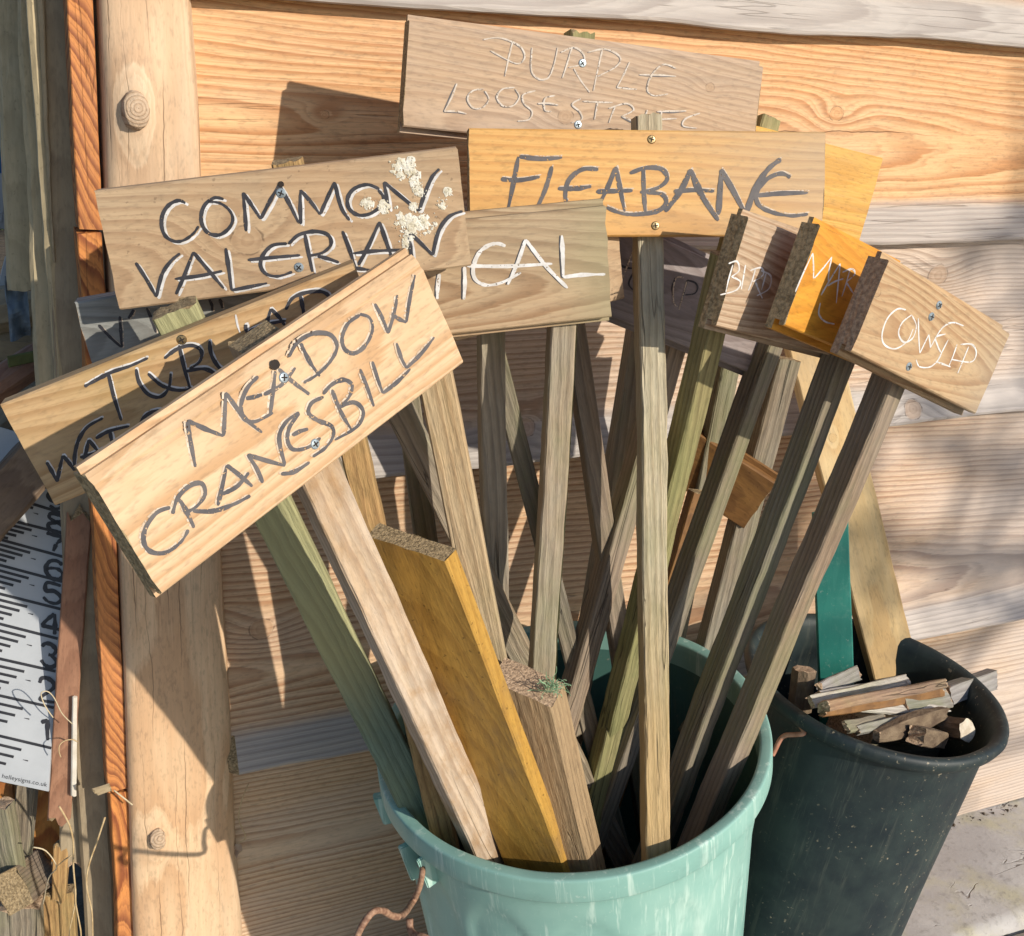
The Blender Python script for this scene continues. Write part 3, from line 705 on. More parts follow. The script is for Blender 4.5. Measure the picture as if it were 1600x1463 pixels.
sign('purple', 'pinkish weathered plank sign lettered PURPLE LOOSESTRIFE in thin white, nearest the wall top', M['w_purple'], M['s_olive'], (906, 53), (850, 1010), -.245, 'tg',
     screws=[(910, 99, 'steel'), (903, 195, 'steel')], seed=11)
sign('yellow', 'blank yellow board sign sticking out behind the right end of FLEABANE', M['w_yellow'], M['s_olive'], (1196, 186), (1010, 920), -.22, 'flat', seed=12)
sign('fleabane', 'orange-yellow sign lettered FLEABANE in thick dark grey on an upright stake', M['w_fleabane'], M['s_pale'], (1010, 184), (1025, 1335), .035, 'flat', sw=.0225,
     screws=[(1018, 218, 'brass'), (1024, 353, 'brass')], seed=13)
sign('tical', 'brown grained sign with white letters ending ICAL, partly behind COMMON VALERIAN', M['w_tical'], M['s_weather'], (880, 470), (838, 1190), -.325, 'tg', sw=.021, seed=14)
sign('common', 'brown sign lettered COMMON VALERIAN splashed with a white bird dropping', M['w_common'], M['s_amber'], (450, 250), (690, 1290), -.30, 'flat',
     screws=[(439, 302, 'steel'), (467, 418, 'steel')], seed=15)
sign('spare', 'dark brown board mostly hidden behind the ICAL sign, only its right corner showing', M['w_common'], M['s_weather'], (763, 452), (777, 1010), -.24, 'flat', capm='endbrown', seed=16, st_yaw=-14)
sign('hemp', 'shaded grey-purple sign with faint lettering starting HE behind the FLEABANE stake', M['w_hemp'], M['s_brown'], (1085, 415), (918, 1000), -.225, 'tg', capm='endbrown', seed=17)
sign('grey', 'silver grey sign with faded lettering under the left half of COMMON VALERIAN', M['w_grey'], M['s_grey'], (420, 490), (690, 1180), -.24, 'flat', capm='endbrown', t=.016, seed=18)
sign('tubular', 'half shaded yellow pine sign lettered TUBULAR WATER behind MEADOW CRANESBILL', M['w_tubular'], M['s_green'], (272, 480), (668, 1290), .05, 'flat', screws=[(284, 531, 'brass')], seed=19, sw=.033, st=.018, st_yaw=-12)
sign('meadow', 'fresh pale pine sign lettered MEADOW CRANESBILL in grey, tilted steeply at the front left', M['w_meadow'], M['s_flaky'], (398, 528), (760, 1328), .045, 'tg', t=.019, sw=.031, st=.024,
     screws=[(443, 590, 'steel'), (492, 694, 'steel')], capm='endmoss', seed=20, bevel=.012, st_yaw=12)
sign('bird', 'tan sign lettered BIRD in thin white, leftmost of the three overlapping right-hand signs', M['w_bird'], M['s_olive'], (1138, 400), (945, 1180), -.25, 'tg', capm='endmoss', seed=21, sw=.021, t=.02)
sign('mar', 'bright orange sign lettered MAR, sandwiched between the BIRD and COWSLIP signs', M['w_mar'], M['s_grey'], (1345, 470), (1075, 1180), .03, 'tg', capm='endmoss', seed=22, sw=.020, st=.024, t=.02, st_yaw=6)
sign('cowslip', 'tan sign lettered COWSLIP in thin white, frontmost on the far right', M['w_cowslip'], M['s_brown'], (1428, 500), (1138, 1190), .02, 'tg', capm='endbrown', seed=23, sw=.021, st=.024, t=.02, st_yaw=5,
     screws=[(1467, 477, 'steel'), (1455, 495, 'steel'), (1420, 573, 'steel')])

ZC = (100, 200, 2.4242)
letter('common', zs(*ZC, [(460, 285), (435, 275), (400, 290), (375, 325), (370, 370), (385, 410), (420, 430), (455, 425), (490, 400), (510, 372)],
 [(605, 270), (570, 265), (535, 290), (520, 330), (525, 370), (550, 400), (590, 405), (625, 380), (640, 345), (625, 310), (590, 285), (545, 278)],
 [(690, 392), (678, 245)], [(678, 245), (745, 345)], [(745, 345), (815, 215)], [(815, 215), (890, 362)],
 [(897, 365), (895, 235)], [(895, 235), (970, 328)], [(970, 328), (1025, 205)], [(1025, 205), (1050, 300), (1082, 350)],
 [(1195, 232), (1150, 215), (1100, 230), (1075, 265), (1080, 305), (1115, 330), (1160, 325), (1200, 295), (1210, 262), (1190, 235)],
 [(1230, 310), (1212, 205)], [(1212, 205), (1345, 315)], [(1345, 315), (1370, 240), (1395, 185), (1422, 155)],
 [(272, 510), (350, 640)], [(350, 640), (372, 555), (405, 505), (440, 475)], [(425, 630), (490, 470)], [(490, 470), (606, 608)], [(420, 572), (515, 560), (600, 542)],
 [(613, 455), (635, 615)], [(635, 615), (770, 588)], [(845, 438), (790, 445), (755, 480), (745, 520), (765, 552), (810, 562), (865, 545)], [(697, 500), (800, 490), (895, 482)],
 [(912, 400), (942, 545)], [(850, 440), (890, 405), (950, 392), (1000, 405), (1012, 440), (980, 472), (925, 485)], [(960, 485), (1042, 510)],
 [(1055, 390), (1105, 535)], [(1072, 528), (1170, 540)], [(1115, 520), (1195, 355)], [(1195, 355), (1247, 505)], [(1095, 475), (1180, 466), (1282, 462)],
 [(1320, 505), (1303, 390)], [(1303, 390), (1397, 482)], [(1397, 482), (1420, 390), (1460, 335), (1510, 315)]),
 dark=1, white=1, width=.0027, wshift=(.0018, -.0016), wwidth=.0023)

Z6 = (0, 380, 2.1622); Z3 = (0, 480, 4.875)
letter('tubular', zs(*Z6, [(285, 485), (330, 460), (380, 435), (440, 415), (500, 388)], [(365, 435), (385, 520), (410, 600)],
 [(460, 425), (470, 470), (500, 510), (540, 520), (570, 490), (577, 440)], [(500, 440), (545, 480), (600, 497), (650, 490)],
 [(605, 345), (622, 420), (642, 492)], [(555, 390), (600, 357), (650, 346), (680, 365), (675, 400), (640, 425)], [(620, 435), (690, 425), (735, 450), (755, 490)],
 [(708, 330), (715, 380), (745, 425), (775, 435)], [(830, 275), (834, 302)], [(895, 290), (915, 222)], [(915, 222), (962, 278)],
 [(965, 225), (990, 185), (1040, 166), (1090, 165), (1115, 188), (1095, 220), (1060, 245)], [(1015, 178), (1030, 262)], [(840, 300), (900, 275), (965, 262)])
 + zs(*Z3, [(355, 1180), (435, 1330)], [(435, 1330), (480, 1130)], [(480, 1130), (568, 1245)], [(568, 1245), (570, 1130), (600, 1010), (670, 910), (785, 845)],
 [(640, 1170), (675, 1010)], [(675, 1010), (745, 1095)], [(610, 1145), (690, 1125), (790, 1080)], [(730, 1000), (830, 945), (985, 905)], [(840, 950), (865, 1050)])
 + zs(*Z6, [(470, 622), (490, 585), (525, 567), (550, 565)], [(490, 605), (530, 590), (560, 585)]), dark=1, white=1, width=.0026, wshift=(.0009, .0010))
letter('tubular', zs(*Z6, [(790, 238), (805, 300)], w=.7), white=1, width=.002, z=(.0004, .0004))

letter('meadow', zs(*Z6, [(632, 603), (645, 680), (660, 757)], [(635, 600), (755, 652)], [(755, 652), (762, 505)], [(762, 505), (825, 590), (885, 640)],
 [(872, 450), (835, 490), (814, 545), (822, 592), (862, 603), (922, 573)], [(830, 525), (885, 512)], [(912, 582), (922, 500), (930, 432)], [(940, 425), (990, 470), (1046, 512)], [(890, 512), (950, 480), (998, 420)],
 [(1015, 338), (1045, 400), (1080, 450)], [(975, 385), (1005, 335), (1060, 305), (1115, 310), (1138, 350), (1115, 400), (1070, 445), (1025, 472)],
 [(1215, 243), (1175, 272), (1155, 320), (1165, 360), (1200, 372), (1238, 340), (1258, 290), (1247, 252), (1215, 240)],
 [(1265, 205), (1310, 305)], [(1310, 305), (1330, 240), (1342, 175)], [(1322, 238), (1372, 268)], [(1372, 268), (1385, 180), (1402, 108)],
 [(575, 893), (530, 910), (492, 960), (485, 1010), (510, 1043), (560, 1045), (610, 1010), (636, 968)],
 [(605, 865), (632, 912), (655, 962)], [(582, 915), (600, 860), (640, 820), (680, 812), (692, 848), (665, 888), (625, 912)], [(650, 905), (720, 905), (790, 882), (845, 853)],
 [(735, 887), (765, 750)], [(765, 750), (852, 822)], [(750, 848), (800, 822), (840, 775)],
 [(887, 810), (865, 760), (835, 715)], [(835, 715), (900, 735), (962, 752)], [(962, 752), (942, 660), (965, 605), (1010, 572)],
 [(1010, 575), (978, 620), (970, 665), (990, 697), (1040, 690), (1082, 658)], [(985, 650), (1040, 628)],
 [(1092, 520), (1052, 540), (1042, 575), (1075, 600), (1118, 618), (1125, 650), (1100, 690), (1055, 722)], [(948, 780), (995, 772), (1045, 740)],
 [(1120, 495), (1150, 570), (1187, 632)], [(1090, 510), (1120, 478), (1160, 462), (1188, 480), (1178, 520), (1145, 555)], [(1145, 555), (1195, 538), (1226, 570), (1205, 620), (1130, 665)],
 [(1215, 425), (1240, 490), (1262, 552)], [(1256, 400), (1275, 460), (1292, 507)], [(1292, 507), (1340, 470), (1385, 425)],
 [(1338, 338), (1355, 390), (1372, 422)], [(1372, 422), (1420, 375), (1466, 318)]), dark=1, white=1, width=.0029, dark_mat='grey_paint', white_mat='faded_white', wshift=(-.0012, .0012), wwidth=.0024)

Z5 = (600, 0, 2.0)
letter('fleabane', zs(*Z5, [(420, 490), (405, 570), (385, 668)], [(422, 490), (490, 497), (557, 493)], [(365, 560), (420, 564), (487, 553)],
 [(525, 520), (505, 590), (475, 658)], [(670, 530), (620, 530), (580, 560), (567, 600), (572, 635), (600, 648)], [(543, 590), (600, 590), (648, 583)],
 [(725, 522), (695, 595), (658, 665)], [(725, 522), (738, 590), (752, 662)], [(663, 600), (720, 598), (777, 596)],
 [(810, 525), (812, 600), (817, 668)], [(768, 542), (820, 525), (868, 530), (885, 560), (855, 588), (800, 602)], [(820, 602), (868, 608), (882, 635), (855, 660), (800, 670), (745, 668), (693, 648)],
 [(905, 600), (960, 595), (1032, 598)], [(475, 657), (520, 650), (560, 645)], [(1270, 555), (1240, 543), (1197, 560), (1165, 600), (1170, 640), (1210, 663), (1270, 675), (1325, 670)], [(1165, 612), (1240, 605), (1325, 603)])
 + zs(*Z5, [(960, 530), (925, 600), (878, 662)], [(958, 530), (992, 610), (1045, 690)], [(1045, 672), (1055, 530)], [(1052, 530), (1090, 595), (1130, 672)], [(1130, 672), (1160, 590), (1200, 530), (1240, 498)], w=1.3),
 dark=1, white=1, width=.0038, dark_mat='grey_paint', white_mat='faded_white', wshift=(.0012, .0018), wwidth=.0016)

letter('purple', zs(*Z5, [(400, 130), (375, 240)], [(308, 125), (360, 120), (420, 145), (437, 180), (410, 200), (330, 160)], [(460, 150), (458, 220), (480, 248), (510, 245), (528, 205), (540, 150)],
 [(585, 150), (555, 245)], [(550, 165), (590, 150), (620, 170), (620, 200), (575, 212)], [(590, 215), (640, 290)], [(680, 155), (652, 285)], [(635, 165), (690, 155), (735, 180), (722, 210), (665, 240)],
 [(765, 195), (725, 275)], [(725, 275), (787, 280)], [(910, 215), (870, 203), (835, 235), (820, 280), (840, 300), (885, 295)], [(795, 235), (910, 240)],
 [(225, 262), (185, 350)], [(185, 350), (255, 357)], [(310, 280), (275, 285), (258, 310), (275, 338), (305, 338), (325, 312), (312, 285)], [(405, 275), (368, 280), (350, 305), (368, 332), (400, 332), (420, 305), (408, 280)],
 [(470, 285), (432, 298), (435, 325), (460, 350), (450, 375), (415, 380)], [(532, 300), (500, 310), (500, 345), (520, 350)], [(478, 325), (542, 330)], [(612, 310), (585, 328), (610, 352), (615, 375), (583, 385)],
 [(620, 318), (712, 322)], [(665, 320), (655, 375)], [(720, 335), (700, 385)], [(700, 340), (755, 325), (777, 345), (740, 365)], [(740, 365), (792, 390)], [(820, 345), (810, 385)],
 [(865, 350), (855, 400)], [(850, 350), (942, 348)], [(850, 375), (912, 372)], [(985, 355), (940, 372), (932, 395), (975, 402)]), dark=1, white=1, width=.0013, dark_mat='grey_paint', wshift=(.0008, .0004), wwidth=.0014, z=(.00022, .00012), white_mat='thin_white')

Z8 = (600, 320, 3.6575)
letter('tical', zs(*Z8, [(312, 395), (300, 540)], [(455, 355), (452, 542)], [(690, 237), (640, 222), (580, 240), (530, 290), (505, 370), (520, 430), (580, 460), (670, 445), (778, 388)],
 [(470, 350), (700, 352), (957, 338)], [(805, 200), (760, 330), (703, 457)], [(805, 200), (920, 350), (1045, 477)], [(1012, 175), (1020, 415)], [(1020, 415), (1120, 402), (1260, 398)]),
 dark=1, white=1, width=.0017, wwidth=.0030, dark_mat='dark_paint', wshift=(.0006, 0), dshift=(-.0010, 0), z=(.00022, .00012))

Z7 = (900, 320, 2.2857); ZR = (1180, 200, 2.926)
letter('bird', zs(*Z7, [(560, 215), (535, 312)], [(545, 210), (575, 203), (582, 235), (555, 257)], [(555, 257), (587, 275), (572, 305), (515, 322)], [(605, 215), (590, 302)],
 [(640, 232), (615, 307)], [(622, 235), (660, 225), (668, 250), (632, 275)], [(640, 275), (665, 335)], [(680, 240), (662, 305)], [(660, 235), (695, 255), (688, 300), (645, 325)]), white=1, width=.0015, wshift=(0, 0))
letter('mar', zs(*ZR, [(183, 750), (263, 572)], [(263, 572), (266, 692)], [(266, 692), (350, 590)], [(350, 590), (333, 700)], [(300, 765), (388, 620)], [(388, 620), (370, 802)], [(330, 722), (402, 690)],
 [(432, 650), (395, 772)], [(398, 660), (440, 645), (455, 668), (415, 705)], [(415, 705), (450, 760)], [(297, 800), (290, 850), (318, 885), (362, 897)]), white=1, width=.0015, wshift=(0, 0))
letter('cowslip', zs(*ZR, [(688, 832), (650, 828), (605, 870), (580, 940), (590, 990), (640, 1010), (695, 975), (722, 918)], [(715, 855), (672, 890), (655, 940), (680, 980), (720, 960), (736, 905), (717, 858)],
 [(745, 870), (752, 1030)], [(752, 1030), (793, 945)], [(793, 945), (800, 1005)], [(800, 1005), (850, 920), (900, 890), (952, 905)], [(870, 942), (825, 958), (835, 1000), (847, 1040), (805, 1090), (752, 1092), (735, 1060)],
 [(882, 968), (830, 1070)], [(830, 1070), (892, 1092)], [(922, 990), (885, 1087)], [(975, 1000), (925, 1122)], [(938, 990), (990, 990), (1010, 1030), (985, 1070), (895, 1058)]), white=1, width=.0015, wshift=(0, 0))

ZY = (100, 430, 4.444)
letter('grey', zs(*ZY, [(240, 345), (320, 430), (400, 502)], [(388, 285), (402, 502)], [(485, 240), (447, 300)], [(575, 228), (640, 400)], [(1010, 170), (1030, 250)], [(1080, 165), (1100, 230)]), dark=1, white=1, width=.0024, white_mat='faded_white', wshift=(.001, -.0006), wwidth=.0018)
ZH = (920, 340, 5.223)
letter('hemp', zs(*ZH, [(185, 345), (290, 405), (372, 415)], [(368, 440), (325, 540), (372, 602)], [(800, 512), (770, 640)], [(800, 512), (862, 530), (887, 570), (862, 620), (785, 632)], [(705, 490), (680, 570), (690, 650)]), dark=1, width=.0019)
letter('hemp', zs(*ZH, [(245, 260), (200, 412)], [(352, 268), (300, 410), (250, 560)], [(770, 480), (712, 480), (687, 560), (690, 680), (740, 742)], [(795, 510), (735, 732)]), white=1, width=.0015, white_mat='faded_white', z=(.0004, .0004))

# holes and the bird dropping
def hole_at(key, u, v, r=.0028):
    o, F, t, b = SIGNS[key]; p = onp(u, v, o+F.col[2]*(t/2+.0008), F.col[2])
    vs = [(r*cos(2*pi*k/10)*(1+.15*sin(3*k)), r*sin(2*pi*k/10), .0) for k in range(10)]
    link('screw_hole', mesh('screw_hole', vs, [tuple(range(10))], M['hole']), mat4(F, p), b)
hole_at('meadow', 430, 570, .0034); hole_at('common', 439, 288, .0022)
o, F, t, b = SIGNS['common']; Fi = F.transposed(); vs = []; fs = []; rnd = random.Random(4)
M['dropping'] = plain('bird_dropping_white', (.80, .78, .70), (.55, .49, .35), 240, .8, .9); brushy(M['dropping'], .6)
wb, hb = SG['common'][6], SG['common'][7]
def blob(q, r, hgt):
    if abs(q[1]) > hb/2-.003 or abs(q[0]) > wb/2-.003: return
    k0 = len(vs); n = 9; ph = rnd.random()*6
    vs.append((q[0], q[1], t/2+.0006+hgt))
    for k in range(n):
        a = 2*pi*k/n; rr = r*(.35+1.0*rnd.random()); vs.append((q[0]+rr*cos(a), q[1]+rr*sin(a), t/2+.0003))
    for k in range(n): fs.append((k0, k0+1+k, k0+1+(k+1) % n))
path = [(625, 262, 14, 9), (640, 265, 12, 8), (650, 280, 11, 8), (655, 300, 9, 6), (646, 322, 7, 5), (640, 345, 13, 9), (655, 350, 14, 9), (642, 362, 12, 8), (636, 380, 8, 6), (575, 320, 10, 4), (600, 325, 12, 4), (628, 348, 14, 6), (690, 318, 10, 3), (668, 350, 14, 5), (700, 300, 8, 2)]
for (u, v, sp, cnt) in path:
    for q_ in range(cnt*7):
        big = q_ < cnt*1.6
        q = (Fi @ (onp(u+rnd.gauss(0, sp*(.34 if big else .55)), v+rnd.gauss(0, sp*(.40 if big else .6)), o+F.col[2]*t/2, F.col[2])-o)).to_2d()
        if big: blob(q, .0010+.0028*rnd.random(), .00006+.00030*rnd.random()**3)
        else: blob(q, .00025+.0011*rnd.random()**2, .00008+.0003*rnd.random())
link('bird_dropping', mesh('bird_dropping', vs, fs, M['dropping']), mat4(F, o), b)

# ------------------------------------------------------------------ loose stakes and boards in the green bucket
def stake(label, top, yt, bottom, yb, mat, w, t=None, yaw=0, seed=1, capm='endgrain', cat='stake', name='wooden_stake', group='loose stakes in the green bucket', **k):
    A = at(top[0], top[1], yt); B = foot(A, at(bottom[0], bottom[1], yb), GC, GF, gwall, GH)
    o = bar(name, A, B, w, t or w, yaw, [mat, M[capm]], seed=seed, **k)
    return tag(o, label, cat, group)
stake('pale stake with a tan face emerging below the right end of MEADOW CRANESBILL', (668, 520), -.288, (772, 1060), -.315, M['s_tan'], .028, .02, -22, 31)
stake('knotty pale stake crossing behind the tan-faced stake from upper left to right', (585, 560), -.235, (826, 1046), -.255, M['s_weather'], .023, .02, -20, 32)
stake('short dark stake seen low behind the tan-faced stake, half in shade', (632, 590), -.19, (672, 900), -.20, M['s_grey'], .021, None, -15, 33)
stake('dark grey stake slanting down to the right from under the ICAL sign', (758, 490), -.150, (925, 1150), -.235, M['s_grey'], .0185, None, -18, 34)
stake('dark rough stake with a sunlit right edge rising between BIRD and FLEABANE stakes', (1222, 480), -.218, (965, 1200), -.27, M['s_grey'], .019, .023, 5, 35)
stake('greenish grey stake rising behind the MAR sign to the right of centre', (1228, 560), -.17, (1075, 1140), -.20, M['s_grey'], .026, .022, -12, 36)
def slant(k):                                              # top end sawn off at an angle
    def f(v, t, j):
        if t == 1: v[0] += v[1]*k
        return v
    return f
tag(bar('mustard_board', at(644, 848, -.355), foot(at(644, 848, -.355), inrim(840, 1345, GC, GF, .045), GC, GF, gwall, GH, .012), .066, .017, -54, [M['w_mustard'], M['endgrain']], seed=41, wob=.0006, endj=.0007, edge_fn=slant(.34)),
    'short mustard-coloured board with a rough sawn top standing at the front of the bucket', 'board')
brown = bar('brown_post', at(824, 1066, -.365), foot(at(824, 1066, -.365), inrim(893, 1345, GC, GF, .05), GC, GF, gwall, GH, .012), .050, .034, -47, [M['s_post'], M['endbrown']], seed=42, wob=.0006, endj=.0005, edge_fn=slant(.5))
tag(brown, 'short thick brown post with a tuft of green twine on its top, at the front', 'post')
# the ochre board with a grooved end behind the right-hand stakes
F = frame(-47, 0, -23); o = at(1189, 786, -.200)-F.col[0]*.056
ob = timber('ochre_board', tg_prof(.064, .021), .112, mat4(F, o), [M['w_ochre'], M['endgrain']], seed=43, capm=1, endj=.0004)
tag(ob, 'dark ochre grooved board low among the right-hand stakes with a bright sawn end', 'board')
stake('dark ochre stake under the grooved ochre board', (1095, 770), -.19, (985, 1140), -.215, M['w_ochre'], .023, .02, -20, 44)

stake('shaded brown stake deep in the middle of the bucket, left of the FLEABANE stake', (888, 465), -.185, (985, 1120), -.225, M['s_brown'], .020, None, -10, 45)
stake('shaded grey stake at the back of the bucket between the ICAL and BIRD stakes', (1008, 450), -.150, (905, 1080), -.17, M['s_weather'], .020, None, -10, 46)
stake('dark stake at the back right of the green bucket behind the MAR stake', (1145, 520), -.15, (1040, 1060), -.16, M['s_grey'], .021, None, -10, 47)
# twine tuft on the brown post
M['twine'] = plain('green_twine', (.17, .32, .16), (.30, .42, .26), 300, .8, .2)
rnd = random.Random(12); vs = []; fs = []
base = at(862, 1078, -.385)
def thread(p0, n, step, r, up):
    d = Vector((rnd.gauss(0, 1), rnd.gauss(0, 1), up)).normalized(); p = p0.copy(); prev = None
    for i in range(n):
        s = d.orthogonal().normalized(); u2 = d.cross(s); k0 = len(vs)
        for a in (0, 2.09, 4.19): vs.append(p-base+s*cos(a)*r+u2*sin(a)*r)
        if prev is not None:
            for q in range(3): fs.append((prev+q, prev+(q+1) % 3, k0+(q+1) % 3, k0+q))
        prev = k0; p = p+d*step; d = (d+Vector((rnd.gauss(0, .45), rnd.gauss(0, .45), rnd.gauss(-.05, .4)))).normalized()
for _ in range(34): thread(base+Vector((rnd.gauss(0, .004), rnd.gauss(0, .004), rnd.random()*.003)), 9, .0022, .00035, .5)
thread(base+Vector((.004, 0, 0)), 14, .0028, .0004, 3.0)
tag(link('twine_tuft', mesh('twine_tuft', vs, fs, M['twine']), Matrix.Translation(base)), 'frayed tuft of green twine lying on top of the brown post', 'twine')

# ------------------------------------------------------------------ the black bucket's contents
M['teal'] = plastic('teal_paint', (.012, .16, .125), (.02, .20, .155), (.10, .25, .20), (.5, .5, .42), .3, 12, .5, .3)
M['plank_y'] = wood('yellowed_plank', (.58, .415, .20), (.46, .275, .10), ring=120, pith=(.01, -.09), slope=(.0, .02), contrast=.55, fiber=.2, knots=[(.105, .006, .0055)], bump=.25, stain=((.34, .26, .16), .45, 6), grey=((.50, .42, .30), .3, 6))
def binfoot(A, B): return foot(A, B, BC, BF, bwall, BH, .010)
A = at(1262, 520, -.030); B = at(1399, 1062, -.150)
pl = bar('leaning_plank', A, binfoot(A, B), .064, .017, -6, [M['plank_y'], M['endgrain']], seed=51, wob=.0007)
tag(pl, 'long yellowed plank standing in the black bucket and leaning back on the wall', 'plank')
A = at(1297, 800, -.10); B = at(1306, 1062, -.165)
tl = bar('teal_board', A, binfoot(A, B), .042, .014, -30, [M['teal'], M['teal']], seed=52, wob=.0004)
tag(tl, 'glossy teal painted board standing in the black bucket beside the yellowed plank', 'board')
M['scrap_g'] = stakew('grey_scrap', (.30, .265, .24), (.16, .13, .115), grey=((.36, .35, .34), .6, 12))
M['scrap_b'] = stakew('brown_scrap', (.33, .20, .115), (.17, .09, .05), grey=((.28, .22, .18), .4, 12))
M['scrap_p'] = stakew('pale_scrap', (.60, .54, .45), (.42, .34, .25), grey=((.6, .58, .55), .6, 12))
M['bark'] = plain('bark', (.10, .065, .04), (.22, .16, .10), 90, .95, 1.0, stretch=(.5, 1, 1), dist=.004)
ZS = (1180, 1000, 3.81)
def sp(x, y, d): return at(ZS[0]+x/ZS[2], ZS[1]+y/ZS[2], d)
SGR = 'wood scraps in the black bucket'
def scrap(label, a, b, w, t, mat, yaw, seed, cap='endbrown', roll=None):
    A, B = sp(*a), sp(*b)
    o = bar('wood_scrap', A, B, w, t, yaw, [mat, M[cap]], seed=seed, wob=.0011, endj=.0022, seg=12)
    return tag(o, label, 'wood scrap', SGR)
def flat_bar(label, a, b, w, t, mat, seed, up=(0, -.4, 1), cap='endbrown', taper=None):
    A, B = sp(*a), sp(*b); x = (A-B).normalized(); u = Vector(up); z = (u-x*u.dot(x)).normalized(); y = z.cross(x)
    o = timber('wood_scrap', rect_prof(w, t, .0012), (A-B).length, mat4(Matrix((x, y, z)).transposed(), (A+B)/2), [mat, M[cap]], None, seg=14, wob=.0011, capm=1, endj=.002, seed=seed, taper=taper)
    return tag(o, label, 'wood scrap', SGR)
flat_bar('grey weathered block propped on the far right rim of the black bucket', (1410, 235, -.235), (1140, 330, -.245), .024, .016, M['scrap_g'], 61, (0, -1, .35))
flat_bar('long brown split batten lying across the black bucket', (1115, 262, -.245), (415, 395, -.30), .012, .012, M['scrap_b'], 62, (0, -.8, .6))
flat_bar('ochre-sided batten tucked under the long brown split one', (1100, 305, -.25), (400, 425, -.295), .014, .010, M['w_ochre'], 63, (0, -.9, .4))
flat_bar('pale thin lath lying behind the long brown batten', (905, 240, -.215), (330, 365, -.275), .014, .005, M['scrap_p'], 64, (0, -.6, .8))
flat_bar('second grey lath under the pale thin lath', (890, 262, -.22), (390, 345, -.262), .016, .006, M['scrap_g'], 65, (0, -.5, .8))
flat_bar('small grey slat leaning against the teal board foot', (610, 200, -.205), (385, 305, -.25), .018, .006, M['scrap_g'], 66, (.1, -.8, .5))
flat_bar('grey-bottomed slab between the batten and the rim block', (1140, 350, -.25), (880, 375, -.27), .024, .010, M['scrap_g'], 67, (0, -.7, .7))
flat_bar('white-faced splinter pointing right across the heap', (1140, 412, -.27), (600, 395, -.275), .020, .006, M['scrap_p'], 68, (0, -.3, 1), taper=lambda t: .55+.45*(1-abs(2*t-.7)))
flat_bar('bark-covered slab low in the heap, pale on its upper edge', (1125, 440, -.285), (725, 570, -.315), .022, .014, M['bark'], 69, (0, -1, .2), cap='bark' if False else 'endbrown', taper=lambda t: .6+.4*sin(pi*t))
flat_bar('long grey splinter above the bark-covered slab', (985, 450, -.28), (600, 540, -.31), .010, .008, M['scrap_g'], 70, (0, -.5, .8))
flat_bar('dark splinter in the shade at the near rim', (760, 480, -.285), (540, 520, -.31), .014, .006, M['s_grey'], 71, (0, -.5, .8))
flat_bar('stubby bark chunk with a rough broken end near the front rim', (1095, 590, -.30), (960, 575, -.325), .020, .018, M['bark'], 72, (0, -1, .3))
def log(label, a, b, r, mat, cap, seed, name='branch_log'):
    A, B = sp(*a), sp(*b); x = (A-B).normalized(); y = x.orthogonal().normalized(); z = x.cross(y)
    prof = [(r*cos(2*pi*k/16)*(1+.08*sin(k*2.3+seed)), r*sin(2*pi*k/16)*(1+.08*cos(k*1.7+seed))) for k in range(16)]
    return tag(timber(name, prof, (A-B).length, mat4(Matrix((x, y, z)).transposed(), (A+B)/2), [mat, M[cap]], None, seg=14, wob=.0012, capm=1, endj=.0007, seed=seed), label, 'log', SGR)
M['cutend'] = plain('pale_cut_end', (.66, .58, .46), (.48, .40, .29), 200, .9, .5)
log('cut branch with a pale round sawn end near the right rim', (1262, 540, -.315), (1060, 505, -.27), .0135, M['bark'], 'cutend', 73)
log('upright charred stub with a broken top at the left of the heap', (290, 175, -.215), (262, 420, -.225), .013, M['bark'], 'endbrown', 74, 'wood_stub')
# hidden bulk of the heap
flat_bar('broad dark offcut lying deep in the black bucket', (1000, 560, -.21), (560, 540, -.24), .06, .04, M['s_grey'], 75, (0, 0, 1))

# ------------------------------------------------------------------ leaning timbers, ruler board and offcuts left of the post
M['t_olive'] = wood('olive_timber', (.54, .43, .25), (.37, .285, .16), ring=120, contrast=.4, fiber=.2, grey=((.40, .36, .25), .5, 4), bump=.3, speck=.3)
M['t_dark'] = wood('dark_brown_timber', (.41, .31, .185), (.27, .19, .11), ring=120, contrast=.4, fiber=.2, grey=((.29, .255, .185), .5, 4), bump=.3)
M['t_pale'] = wood('pale_edge_timber', (.40, .32, .20), (.28, .20, .11), ring=150, contrast=.4, fiber=.3, bump=.4)
M['t_red'] = wood('reddish_plank', (.33, .17, .10), (.20, .09, .05), ring=150, contrast=.5, fiber=.3, bump=.35)
M['t_orange'] = wood('orange_offcut', (.60, .28, .07), (.36, .12, .03), ring=140, contrast=.8, fiber=.3, bump=.4)
LG = 'timbers leaning at the shed corner'
post = thing('leaning_timber', 'tall olive-brown squared timber leaning against the shed corner', 'timber', at(160, 1800, .03), LG)
bar('post_face', at(77, -120, .062), at(176, 1800, .060), .0345, .030, -14, [M['t_dark'], M['endbrown']], post, seed=81, wane=.004, ch=.003, wob=.0012)
bar('wane_edge', at(48, -120, .058), at(106, 700, .058), .013, .020, -40, [M['t_olive'], M['endbrown']], post, seed=82, ch=.004, wob=.0008)
bar('torn_edge', at(60, -60, .046), at(85, 410, .046), .0062, .006, -20, [M['t_pale'], M['endgrain']], post, seed=83, ch=.001, wob=.0008, taper=lambda t: .25+.75*t)
tag(bar('leaning_timber', at(52, -160, .10), at(88, 640, .075), .034, .03, -10, [M['t_olive'], M['endbrown']], seed=84, ch=.004, wob=.0012), 'grey-olive timber just left of the tallest one', 'timber', LG)
